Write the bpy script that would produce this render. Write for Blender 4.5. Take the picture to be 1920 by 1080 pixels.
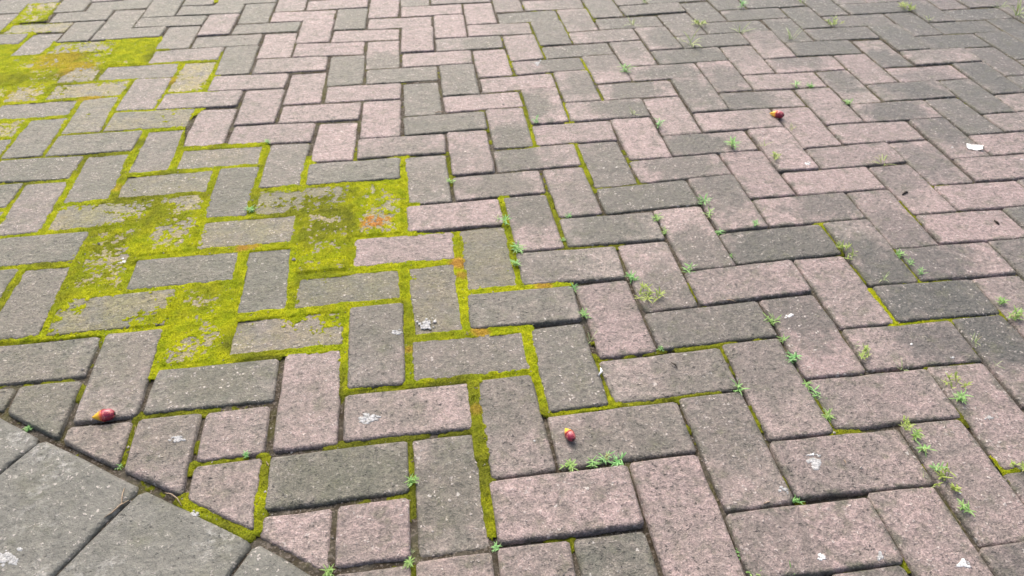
import bpy, math, random
import numpy as np
from mathutils import Matrix, Vector

for o in list(bpy.data.objects):
    bpy.data.objects.remove(o, do_unlink=True)
S = bpy.context.scene
C = S.collection
random.seed(7); RNG = np.random.default_rng(7)

# ------------------------------------------------------------------ camera
F_PX = 1441.555                                   # focal length in photo pixels (1920 wide)
CAM = np.array([-0.457065, -0.575630, 0.901814])  # hand-held, 0.9 m above the paving
RC = np.array([[0.99173899, -0.12754495, -0.01364077],   # right
               [-0.09099699, -0.62460485, -0.77562126],  # down
               [0.09040648, 0.77045511, -0.63105118]])   # forward
cd = bpy.data.cameras.new('camera'); cam = bpy.data.objects.new('camera', cd); C.objects.link(cam)
cd.sensor_width = 36; cd.lens = F_PX / 1920 * 36; cd.clip_start = 0.01; cd.clip_end = 500
m = Matrix.Identity(4)
for i in range(3):
    m[i][0] = RC[0][i]; m[i][1] = -RC[1][i]; m[i][2] = -RC[2][i]; m[i][3] = CAM[i]
cam.matrix_world = m
cd.dof.use_dof = True; cd.dof.focus_distance = 1.15; cd.dof.aperture_fstop = 9.0
S.camera = cam
# ------------------------------------------------------------------ sky, sun, exposure
SUN_EL, SUN_AZ = math.radians(50), math.radians(-8)   # azimuth from +Y towards +X: light from beyond, a bit left
w = bpy.data.worlds.new('World'); S.world = w; w.use_nodes = True
nt = w.node_tree
sky = nt.nodes.new('ShaderNodeTexSky'); sky.sky_type = 'NISHITA'; sky.sun_disc = False
sky.sun_elevation = SUN_EL; sky.sun_rotation = SUN_AZ
sky.air_density = 0.75; sky.dust_density = 7.0; sky.ozone_density = 0.4
bg = nt.nodes['Background']; bg.inputs['Strength'].default_value = 0.15
nt.links.new(sky.outputs[0], bg.inputs['Color'])
sd = bpy.data.lights.new('sun', 'SUN'); sd.energy = 0.95; sd.angle = math.radians(65); sd.color = (1.0, 0.985, 0.965)
sun = bpy.data.objects.new('sun', sd); C.objects.link(sun)
sv = Vector((math.sin(SUN_AZ) * math.cos(SUN_EL), math.cos(SUN_AZ) * math.cos(SUN_EL), math.sin(SUN_EL)))
sun.rotation_euler = sv.to_track_quat('Z', 'Y').to_euler(); sun.location = sv * 20
S.view_settings.view_transform = 'Standard'; S.view_settings.look = 'None'
S.view_settings.exposure = 0.80; S.view_settings.gamma = 1.0

# ------------------------------------------------------------------ helpers
def G(u, v):
    """point on the paving (z = 0) measured from the photograph"""
    d = np.array([(u - 960) / F_PX, (v - 540) / F_PX, 1.0]) @ RC
    p = CAM + d * (-CAM[2] / d[2])
    return p[:2]
def px_per_m(p):
    return F_PX / np.linalg.norm(np.array([p[0], p[1], 0]) - CAM)
def hash2(ix, iy, seed):
    n = (ix.astype(np.int64) * 374761393 + iy.astype(np.int64) * 668265263 + seed * 1442695041) & 0x7fffffff
    n = ((n ^ (n >> 13)) * 1274126177) & 0x7fffffff
    return ((n ^ (n >> 16)) & 0xffff) / 65535.0
def vnoise(x, y, scale, seed):
    x = x * scale; y = y * scale
    ix = np.floor(x); iy = np.floor(y); fx = x - ix; fy = y - iy
    fx = fx * fx * (3 - 2 * fx); fy = fy * fy * (3 - 2 * fy)
    a = hash2(ix, iy, seed); b = hash2(ix + 1, iy, seed); c = hash2(ix, iy + 1, seed); d = hash2(ix + 1, iy + 1, seed)
    return (a * (1 - fx) + b * fx) * (1 - fy) + (c * (1 - fx) + d * fx) * fy
def fbm(x, y, scale, seed, n=4):
    t = 0; am = 1; s = 0
    for k in range(n):
        t = t + am * vnoise(x, y, scale * 2 ** k, seed + k * 17); s += am; am *= 0.55
    return t / s
def sstep(a, b, x):
    t = np.clip((x - a) / (b - a), 0, 1); return t * t * (3 - 2 * t)
def mesh_np(name, V, F, mat, smooth=True, attr=None):
    """mesh from numpy arrays; F is (n,3) or (n,4)"""
    me = bpy.data.meshes.new(name); V = np.asarray(V, np.float32); F = np.asarray(F, np.int32); k = F.shape[1]
    me.vertices.add(len(V)); me.vertices.foreach_set('co', V.ravel())
    me.loops.add(F.size); me.loops.foreach_set('vertex_index', F.ravel())
    me.polygons.add(len(F)); me.polygons.foreach_set('loop_start', np.arange(0, F.size, k, dtype=np.int32))
    me.polygons.foreach_set('loop_total', np.full(len(F), k, np.int32))
    me.polygons.foreach_set('use_smooth', np.full(len(F), smooth))
    for an, av in (attr or {}).items():
        a = me.attributes.new(an, 'FLOAT', 'POINT'); a.data.foreach_set('value', np.asarray(av, np.float32))
    me.update(calc_edges=True); me.validate()
    if mat: me.materials.append(mat)
    return me
def link(name, me, parent=None, loc=None, rz=0):
    o = bpy.data.objects.new(name, me); C.objects.link(o)
    if loc is not None: o.location = loc
    if rz: o.rotation_euler.z = rz
    if parent: o.parent = parent
    return o
def tag(o, label, cat=None, group=None, kind=None):
    o['label'] = label
    if cat: o['category'] = cat
    if group: o['group'] = group
    if kind: o['kind'] = kind
    return o

# ------------------------------------------------------------------ material helpers
class NT:
    def __init__(s, name):
        s.m = bpy.data.materials.new(name); s.m.use_nodes = True; s.t = s.m.node_tree
        s.b = s.t.nodes['Principled BSDF']
    def n(s, typ, **kw):
        x = s.t.nodes.new(typ)
        for k, v in kw.items(): setattr(x, k, v)
        return x
    def set(s, sock, v):
        if isinstance(v, bpy.types.NodeSocket): s.t.links.new(v, sock)
        elif v is not None: sock.default_value = v
    def math(s, op, a, b=None, c=None, clamp=False):
        x = s.n('ShaderNodeMath', operation=op, use_clamp=clamp)
        for i, v in enumerate((a, b, c)): s.set(x.inputs[i], v)
        return x.outputs[0]
    def mix(s, f, a, b, blend='MIX'):
        x = s.n('ShaderNodeMix', data_type='RGBA', blend_type=blend)
        s.set(x.inputs[0], f)
        for i, v in ((6, a), (7, b)):
            s.set(x.inputs[i], v if isinstance(v, bpy.types.NodeSocket) else (*v[:3], 1))
        return x.outputs[2]
    def noise(s, vec, scale, detail=4, rough=0.55, dist=0.0):
        x = s.n('ShaderNodeTexNoise'); s.set(x.inputs['Vector'], vec)
        x.inputs['Scale'].default_value = scale; x.inputs['Detail'].default_value = detail
        x.inputs['Roughness'].default_value = rough; x.inputs['Distortion'].default_value = dist
        return x.outputs['Fac']
    def voro(s, vec, scale, feature='F1', out='Distance'):
        x = s.n('ShaderNodeTexVoronoi', feature=feature); s.set(x.inputs['Vector'], vec)
        x.inputs['Scale'].default_value = scale
        return x.outputs[out]
    def ramp(s, v, a, b, lo=0.0, hi=1.0):
        x = s.n('ShaderNodeMapRange', interpolation_type='SMOOTHSTEP'); s.set(x.inputs[0], v)
        for i, q in enumerate((a, b, lo, hi)): s.set(x.inputs[i + 1], q)
        return x.outputs[0]
    def bump(s, h, dist, strength=1.0, prev=None):
        x = s.n('ShaderNodeBump'); s.set(x.inputs['Height'], h); x.inputs['Distance'].default_value = dist
        x.inputs['Strength'].default_value = strength
        if prev: s.t.links.new(prev, x.inputs['Normal'])
        return x.outputs[0]
    def attr(s, name, typ='OBJECT', out='Fac'):
        x = s.n('ShaderNodeAttribute', attribute_type=typ, attribute_name=name); return x.outputs[out]
    def pos(s): return s.n('ShaderNodeNewGeometry').outputs['Position']
    def bsdf(s, col=None, rough=None, spec=None, normal=None):
        if col is not None: s.set(s.b.inputs['Base Color'], col if isinstance(col, bpy.types.NodeSocket) else (*col, 1))
        s.set(s.b.inputs['Roughness'], rough); s.set(s.b.inputs['Specular IOR Level'], spec)
        if normal is not None: s.t.links.new(normal, s.b.inputs['Normal'])
        return s.m

PINK = (0.280, 0.210, 0.199); GREY = (0.117, 0.124, 0.097); DARK = (0.039, 0.045, 0.039); OLIVE = (0.074, 0.079, 0.044)

def concrete(name, pink=None):
    """rough cast concrete paver: cement skin, exposed aggregate, pits, algae and soot stains"""
    N = NT(name); P = N.pos()
    oc = N.n('ShaderNodeTexCoord').outputs['Object']
    big = N.noise(P, 9, 4, 0.6); mid = N.noise(P, 42, 5, 0.65); fine = N.noise(P, 400, 3, 0.7)
    pk = N.attr('pink') if pink is None else pink
    pkm = N.math('ADD', pk, N.math('MULTIPLY', N.math('SUBTRACT', mid, 0.5), 0.95), clamp=True)
    pkm = N.math('ADD', pkm, N.math('MULTIPLY', N.math('SUBTRACT', big, 0.5), 0.9), clamp=True)
    col = N.mix(pkm, GREY if pink is None else (0.080, 0.085, 0.070), PINK if pink is None else (0.168, 0.165, 0.142))
    # brick to brick brightness
    val = N.attr('tone') if pink is None else 1.0
    hs = N.n('ShaderNodeHueSaturation'); N.set(hs.inputs['Value'], val); N.set(hs.inputs['Color'], col); col = hs.outputs[0]
    # stain with a place of its own on the brick
    if pink is None:
        sv_ = N.n('ShaderNodeSeparateXYZ'); N.set(sv_.inputs[0], N.attr('stain', out='Vector'))
        rv = N.n('ShaderNodeSeparateXYZ'); N.set(rv.inputs[0], N.attr('stain_size', out='Vector'))
        lo = N.n('ShaderNodeSeparateXYZ'); N.set(lo.inputs[0], oc)
        dx = N.math('DIVIDE', N.math('SUBTRACT', lo.outputs[0], sv_.outputs[0]), rv.outputs[0])
        dy = N.math('DIVIDE', N.math('SUBTRACT', lo.outputs[1], sv_.outputs[1]), rv.outputs[1])
        dd = N.math('SQRT', N.math('ADD', N.math('MULTIPLY', dx, dx), N.math('MULTIPLY', dy, dy)))
        peb0 = N.noise(P, 75, 4, 0.65); wob = N.noise(P, 19, 6, 0.68)
        dd = N.math('ADD', dd, N.math('MULTIPLY', N.math('SUBTRACT', wob, 0.5), 2.8))
        msk = N.math('MULTIPLY', N.ramp(dd, 1.5, 0.55), N.ramp(peb0, 0.30, 0.66, 1.0, 0.84))
        amt = N.math('MULTIPLY', msk, sv_.outputs[2])
        amt = N.math('MULTIPLY', amt, N.ramp(fine, 0.2, 0.75, 1.15, 0.82), clamp=True)
        col = N.mix(amt, col, N.mix(rv.outputs[2], DARK, OLIVE))
        # loose algae freckles anywhere
        fr = N.math('MULTIPLY', N.ramp(N.noise(P, 26, 6, 0.72), 0.50, 0.70), N.math('SUBTRACT', 0.80, N.math('MULTIPLY', pk, 0.22)))
        col = N.mix(fr, col, OLIVE)
        # algae creeping in from the arrises
        hf = N.n('ShaderNodeSeparateXYZ'); N.set(hf.inputs[0], N.attr('half_size', out='Vector'))
        ed = N.math('MINIMUM', N.math('SUBTRACT', hf.outputs[0], N.math('ABSOLUTE', lo.outputs[0])), N.math('SUBTRACT', hf.outputs[1], N.math('ABSOLUTE', lo.outputs[1])))
        ed = N.math('ADD', ed, N.math('MULTIPLY', N.math('SUBTRACT', N.noise(P, 38, 5, 0.65), 0.47), 0.075))
        em = N.math('MULTIPLY', N.ramp(ed, 0.012, -0.004), hf.outputs[2])
        col = N.mix(em, col, (0.072, 0.074, 0.048))
        film = N.attr('film'); fm = N.math('MULTIPLY', film, N.ramp(N.noise(P, 20, 5, 0.65), 0.30, 0.62))
        col = N.mix(fm, col, N.mix(N.noise(P, 9, 2), (0.33, 0.34, 0.02), (0.36, 0.23, 0.03)))
    else:
        st = N.ramp(N.noise(P, 12, 6, 0.65), 0.48, 0.72)
        col = N.mix(N.math('MULTIPLY', st, 0.6), col, OLIVE)
        wh = N.math('MULTIPLY', N.ramp(N.noise(P, 8, 4, 0.6), 0.50, 0.68), N.ramp(N.noise(P, 90, 5, 0.7), 0.44, 0.62))
        col = N.mix(N.math('MULTIPLY', wh, 0.34), col, (0.55, 0.55, 0.52))
    # aggregate: pale and dark chips, open pits
    sc_ = 48 if pink is not None else 105
    sp = N.n('ShaderNodeTexVoronoi'); sp.inputs['Scale'].default_value = sc_
    ad = N.n('ShaderNodeVectorMath', operation='ADD'); N.set(ad.inputs[0], P); nd = N.n('ShaderNodeTexNoise'); nd.inputs['Scale'].default_value = 260; nd.inputs['Detail'].default_value = 1; N.set(nd.inputs['Vector'], P)
    scv = N.n('ShaderNodeVectorMath', operation='SCALE'); N.set(scv.inputs[0], nd.outputs['Color']); scv.inputs[3].default_value = 0.008; N.set(ad.inputs[1], scv.outputs[0]); N.set(sp.inputs['Vector'], ad.outputs[0])
    WP = ad.outputs[0]; ch = N.voro(WP, 190, out='Color'); sep = N.n('ShaderNodeSeparateColor'); N.set(sep.inputs[0], ch)
    cd_ = N.voro(WP, 190)
    pale = N.math('MULTIPLY', N.ramp(sep.outputs[0], 0.70, 0.80), N.ramp(cd_, 0.48, 0.30))
    dark = N.math('MULTIPLY', N.ramp(sep.outputs[1], 0.72, 0.82), N.ramp(cd_, 0.46, 0.26))
    rnd = N.n('ShaderNodeObjectInfo').outputs['Random']; pale = N.math('MULTIPLY', pale, N.math('ADD', 0.35, N.math('MULTIPLY', rnd, 1.3))); dark = N.math('MULTIPLY', dark, N.math('SUBTRACT', 1.4, N.math('MULTIPLY', rnd, 1.0)))
    pale = N.math('MULTIPLY', pale, N.ramp(mid, 0.4, 0.58)); dark = N.math('MULTIPLY', dark, N.ramp(mid, 0.6, 0.42))
    col = N.mix(N.math('MULTIPLY', pale, 0.50), col, (0.50, 0.46, 0.42))
    col = N.mix(N.math('MULTIPLY', dark, 0.5), col, (0.045, 0.043, 0.036))
    peb = N.noise(P, 135, 3, 0.6)
    g1 = N.ramp(fine, 0.28, 0.72, 0.55 if pink is None else 0.72, 1.45 if pink is None else 1.28); g2 = N.ramp(peb, 0.30, 0.70, 0.72 if pink is None else 0.85, 1.28 if pink is None else 1.15); g3 = N.ramp(mid, 0.25, 0.75, 0.86, 1.14)
    hv = N.n('ShaderNodeHueSaturation'); N.set(hv.inputs['Value'], N.math('MULTIPLY', g3, N.math('MULTIPLY', g1, g2))); N.set(hv.inputs['Color'], col); col = hv.outputs[0]
    s2 = N.n('ShaderNodeSeparateColor'); N.set(s2.inputs[0], sp.outputs['Color'])
    spk = N.math('MULTIPLY', N.ramp(s2.outputs[2], 0.93, 0.95), N.ramp(sp.outputs['Distance'], 0.36, 0.20)); spk = N.math('MULTIPLY', spk, N.ramp(s2.outputs[0], 0.0, 1.0, 0.15, 0.7))
    col = N.mix(spk, col, (0.55, 0.53, 0.49) if pink is None else (0.36, 0.35, 0.31))
    h = N.math('ADD', N.math('MULTIPLY', fine, 0.6), N.math('MULTIPLY', peb, 1.0))
    h = N.math('ADD', h, N.math('MULTIPLY', pale, 0.3)); h = N.math('SUBTRACT', h, N.math('MULTIPLY', dark, 0.6))
    n1 = N.bump(mid, 0.004, 0.7); n2 = N.bump(h, 0.0030 if pink is None else 0.002, 0.95, n1)
    N.b.inputs['Sheen Weight'].default_value = 0.12; N.b.inputs['Sheen Roughness'].default_value = 0.36
    return N.bsdf(col, N.ramp(fine, 0.3, 0.7, 0.42, 0.70), 0.52, n2)
M_BRICK = concrete('brick_concrete')
M_SLAB = concrete('slab_concrete', pink=0.35)

def soil_mat():
    N = NT('joint_soil'); P = N.pos()
    a = N.noise(P, 25, 4); b = N.noise(P, 300, 5, 0.7); v = N.voro(P, 400, out='Color')
    s = N.n('ShaderNodeSeparateColor'); N.set(s.inputs[0], v)
    col = N.mix(N.ramp(a, 0.35, 0.65), (0.050, 0.040, 0.027), (0.088, 0.080, 0.062))
    col = N.mix(N.math('MULTIPLY', N.ramp(s.outputs[0], 0.7, 0.9), 0.5), col, (0.24, 0.21, 0.18))
    col = N.mix(N.math('MULTIPLY', N.ramp(N.noise(P, 14, 4), 0.5, 0.65), 0.4), col, (0.10, 0.105, 0.02))
    return N.bsdf(col, 0.95, 0.15, N.bump(b, 0.003, 1.0))
M_SOIL = soil_mat()
def ground_mat():
    N = NT('earth'); P = N.pos(); a = N.noise(P, 3, 6, 0.6); b = N.noise(P, 120, 5, 0.7)
    col = N.mix(a, (0.10, 0.085, 0.065), (0.20, 0.17, 0.15))
    return N.bsdf(col, 0.95, 0.15, N.bump(b, 0.004, 1.0))
M_EARTH = ground_mat()
def moss_mat():
    N = NT('moss'); P = N.pos()
    a = N.noise(P, 30, 4, 0.6); b = N.noise(P, 420, 4, 0.7); t = N.attr('tint', 'GEOMETRY'); dry = N.attr('dry', 'GEOMETRY')
    col = N.mix(N.ramp(a, 0.35, 0.65), (0.235, 0.290, 0.004), (0.365, 0.385, 0.006))
    col = N.mix(t, col, (0.125, 0.138, 0.012))
    col = N.mix(dry, col, (0.44, 0.19, 0.055))
    hv = N.n('ShaderNodeHueSaturation'); N.set(hv.inputs['Value'], N.ramp(b, 0.28, 0.72, 0.55, 1.35)); N.set(hv.inputs['Color'], col)
    m_ = N.bsdf(hv.outputs[0], 0.9, 0.12, N.bump(b, 0.003, 1.0))
    return m_
M_MOSS = moss_mat()
def leaf_mat(name, c1, c2):
    N = NT(name); P = N.pos(); col = N.mix(N.ramp(N.noise(P, 140, 3), 0.35, 0.65), c1, c2)
    col = N.mix(N.math('MULTIPLY', N.n('ShaderNodeObjectInfo').outputs['Random'], 0.55), col, (0.36, 0.44, 0.08)); col = N.mix(N.math('MULTIPLY', N.ramp(N.noise(P, 55, 2), 0.60, 0.68), 0.7), col, (0.40, 0.33, 0.16))
    N.bsdf(col, 0.5, 0.4)
    tr = N.n('ShaderNodeBsdfTranslucent'); N.set(tr.inputs[0], col)
    mx = N.n('ShaderNodeMixShader'); mx.inputs[0].default_value = 0.3
    N.t.links.new(N.b.outputs[0], mx.inputs[1]); N.t.links.new(tr.outputs[0], mx.inputs[2])
    N.t.links.new(mx.outputs[0], N.t.nodes['Material Output'].inputs[0])
    return N.m
M_LEAF = {'s': leaf_mat('sprig_leaf', (0.16, 0.46, 0.12), (0.34, 0.62, 0.26)),
          'g': leaf_mat('grass_leaf', (0.34, 0.46, 0.22), (0.52, 0.60, 0.36)),
          't': leaf_mat('tuft_leaf', (0.34, 0.50, 0.10), (0.52, 0.62, 0.22))}
def plain(name, c1, c2, scale=60, rough=0.8, spec=0.3, bump=0.001):
    N = NT(name); P = N.pos(); n = N.noise(P, scale, 4, 0.6)
    return N.bsdf(N.mix(N.ramp(n, 0.3, 0.7), c1, c2), rough, spec, N.bump(N.noise(P, scale * 4, 4, 0.6), bump, 1.0))
M_DROP = plain('dropping_white', (0.40, 0.41, 0.40), (0.86, 0.87, 0.87), 330, 0.9)
M_LICHEN = plain('lichen_white', (0.24, 0.245, 0.235), (0.58, 0.59, 0.59), 380, 0.9)
M_DARKBIT = plain('rotten_twig', (0.02, 0.018, 0.014), (0.06, 0.05, 0.04), 200)
M_STRAW = plain('dry_straw', (0.30, 0.22, 0.14), (0.45, 0.36, 0.26), 200)
M_PAPER = plain('paper', (0.78, 0.78, 0.77), (0.86, 0.86, 0.85), 80, 0.7)
M_GRIT = plain('grit_grain', (0.20, 0.185, 0.165), (0.46, 0.43, 0.39), 120, 0.85)

# ------------------------------------------------------------------ where the paving grid really lies (measured corner points, lattice -> photo)
MEAS = """3 3 1682 605;3 4 1635 538;2 2 1626.7 696.7;2 3 1580 616.7;4 4 1726.7 528;4 5 1676.7 468;5 5 1763 461.7;5 6 1720 403
0 4 1311.7 573;1 5 1376.7 496;1 6 1346.7 435;0 5 1286 511;-1 3 1236.7 653;2 6 1443 426.7;2 7 1406.7 371.7
0 0 1493 941.7;0 1 1441.7 830;2 0 1753 900;2 1 1691.7 798;-1 0 1360 960;1 0 1631.7 928;1 -1 1698 1053;1 1 1563 808;3 1 1803 780
-4 0 928 1023;-4 1 920 901.7;-2 1 1176.7 866.7;-2 0 1211.7 990;-3 1 1043 883;-3 2 1023 773;-6 3 640 735;-6 2 638 833;-4 3 885 716;-4 2 893 806.7;-5 0 773 1053
-5 3 770 720;-5 4 768 638;-3 4 986.7 618;-3 3 1003 696.7;-4 4 878 618;-4 5 873 551.7;-2 5 1076.7 535;-3 5 973 536.7;-3 6 968 476.7;-1 6 1156.7 456.7;-1 5 1173 521.7;-2 6 1061.7 463;-2 7 1048 408
-7 5 546.7 583;-7 6 551.7 520;-5 5 756.7 563;-5 6 756.7 503;-6 6 653 503;-6 7 660 443;-4 7 856.7 431.7;-4 6 858 487;-5 7 761.7 440;-5 8 760 385;-3 8 938 370
-8 4 420 671.7;-8 5 433 593;-9 4 290 696.7;-9 3 263 780;-11 5 80 635;-10 6 233 546.7;-10 7 250 485;-8 7 456.7 470;-8 6 441.7 530;-9 7 360 470;-9 8 380 410;-7 8 560 400;-10 5 191.7 626.7
-11 7 140 491.7;-11 8 170 431.7;-12 8 83 436.7;-12 9 113 381.7;-11 10 238 328;-10 10 320 321.7;-10 11 338 278;-8 11 501.7 271.7;-8 10 486.7 310
-9 11 425 271.7;-9 12 435 235;-7 11 585 266.7;-7 12 595 230;-8 12 520 231.7;-8 13 530 195;-12 12 190 248;-12 13 216.7 206.7;-12 10 126.7 340;-12 11 155 295;-13 11 80 295;-13 12 110 253
-11 14 308 175;-9 14 458 170;-9 13 443 201.7;-10 15 401.7 141.7;-8 15 541.7 136.7;-9 16 481.7 110;-7 16 615 105
-3 9 930 323;-3 10 921.7 280;-1 10 1075 268;-1 9 1093 310;-2 10 1003 275;-2 11 995 233;0 11 1146.7 225;-1 11 1068 230;-1 12 1058 191.7;1 12 1203 183
-5 14 751.7 155;-5 13 755 186.7;-6 15 685 131.7;-4 15 820 121.7;-6 14 686.7 156.7;-5 15 753 126.7;-5 16 751.7 98;-3 16 883 93;-3 15 890 120;-4 16 816.7 96.7;-4 17 815 73;-2 17 938 68
-3 17 878 68;-3 18 873 48;-1 18 993 41.7;-2 18 935 43;-2 19 930 23;0 19 1041.7 18;-1 19 983 20
2 10 1316.7 246.7;2 11 1300 211.7;4 10 1470 240;3 11 1368 207;3 12 1345 173;5 12 1486.7 166.7;4 12 1413 168;4 13 1391.7 140;6 13 1526.7 133;5 13 1455 138;5 14 1433 110;7 14 1561.7 105;7 13 1588 130
6 14 1493 106.7;6 15 1471.7 78;8 15 1595 75;8 14 1618 100;7 15 1526.7 76.7;7 16 1506.7 55;8 16 1560 51.7;8 17 1540 30;9 18 1570 10
3 8 1465 321.7;5 8 1626.7 311.7;5 7 1668 353;4 8 1538 315;4 9 1510 276.7;6 9 1665 266.7;5 9 1576.7 271.7;5 10 1553 233;7 9 1735 261.7;7 10 1701.7 226.7
6 10 1620 228;6 11 1595 195;8 11 1736.7 186;7 11 1651.7 188;7 12 1625 158;9 12 1760 150;9 11 1793 181.7;8 12 1683 155;8 13 1658 125;10 13 1786.7 119;10 12 1818 146.7;9 13 1713 123;9 14 1688 96.7;11 14 1810 90
10 14 1741.7 91.7;10 15 1715 68;11 15 1766.7 65;11 16 1743 41.7;12 16 1788 39;12 17 1768 18;6 7 1743 347;7 7 1830 341;7 8 1796.7 298;8 8 1853 295;8 9 1820 253;9 9 1883 246.7;9 10 1843 215
-13 18 222 76.7;-12 18 305 68;-13 16 198 123;-12 16 275 120;-15 20 133 41.7;-14 20 200 37;-14 18 170 76.7;-16 19 55 62;-15 17 80 103;-17 22 47 8;-17 20 22 44;-16 20 103 41
-10 17 418 88;-9 17 485 83;-9 18 493 63;-8 18 560 58;-12 19 315 50;-11 19 378 47;-11 20 392 28;-10 20 452 25;-12 7 38 502;-13 10 43 347;-14 13 48 225;-14 11 3 297;-13 14 152 187;-12 14 223 180
-7 1 488 960;-7 2 500 853;-8 2 358 872;-8 3 373 775;-10 3 123 798;-11 4 33 723;-6 1 623 947;-6 0 623 1067"""
LAT = 0.105
mk, mu = [], []
for q in MEAS.replace('\n', ';').split(';'):
    a = [float(t) for t in q.split()]; mk.append(a[:2]); mu.append(a[2:])
mk = np.array(mk); mu = np.array([G(*u) for u in mu])
def _k(r): return np.where(r > 0, r * r * np.log(r + 1e-12), 0)
_n = len(mk); _A = _k(np.linalg.norm(mk[:, None] - mk[None], axis=2)) + 1.2 * np.eye(_n); _B = np.c_[np.ones(_n), mk]
_c = np.linalg.solve(np.block([[_A, _B], [_B.T, np.zeros((3, 3))]]), np.r_[mu - mk * LAT, np.zeros((3, 2))])
def lat(x, y):
    """lattice corner -> metres on the ground (smoothly uneven, like hand-laid paving)"""
    X = np.array([[x, y]], float); near = np.linalg.norm(mk - X, axis=1)
    Xc = X if near.min() < 2.5 else X + (mk[near.argmin()] - X) * (1 - 2.5 / near.min())
    d = _k(np.linalg.norm(Xc[:, None] - mk[None], axis=2)) @ _c[:_n] + np.c_[np.ones(1), Xc] @ _c[_n:]
    return (X * LAT + d)[0]

# ------------------------------------------------------------------ the slab edging: its outer edge along the bricks
EDGE = [G(*q) for q in ((-330, 596), (-160, 690), (0, 779), (75, 816), (130, 845), (265, 911), (340, 941), (420, 979), (470, 1006), (540, 1044), (600, 1080), (690, 1130), (800, 1200))]
EDGE = np.array(EDGE)
def edge_dist(p):
    """distance beyond the edging line, positive on the brick side"""
    best = (1e9, 0)
    for a, b in zip(EDGE[:-1], EDGE[1:]):
        t = np.clip(np.dot(p - a, b - a) / np.dot(b - a, b - a), 0, 1); q = a + t * (b - a); d = np.linalg.norm(p - q)
        if d < best[0]:
            n_ = np.array([-(b - a)[1], (b - a)[0]]); best = (d, 1 if np.dot(p - a, n_) > 0 else -1)
    return best[0] * best[1]
_el = np.r_[0, np.cumsum(np.linalg.norm(np.diff(EDGE, axis=0), axis=1))]
def edge_at(t): return np.array([np.interp(t, _el, EDGE[:, 0]), np.interp(t, _el, EDGE[:, 1])])
def edge_param(p):
    best = (1e9, 0)
    for k, (a, b) in enumerate(zip(EDGE[:-1], EDGE[1:])):
        t = np.clip(np.dot(p - a, b - a) / np.dot(b - a, b - a), 0, 1); d = np.linalg.norm(p - a - t * (b - a))
        if d < best[0]: best = (d, _el[k] + t * np.linalg.norm(b - a))
    return best[1]
def clip_poly(poly, p, n_):
    out = []
    for i in range(len(poly)):
        a, b = poly[i], poly[(i + 1) % len(poly)]; da, db = np.dot(a - p, n_), np.dot(b - p, n_)
        if da >= 0: out.append(a)
        if da * db < 0: out.append(a + (b - a) * da / (da - db))
    return out

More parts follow.
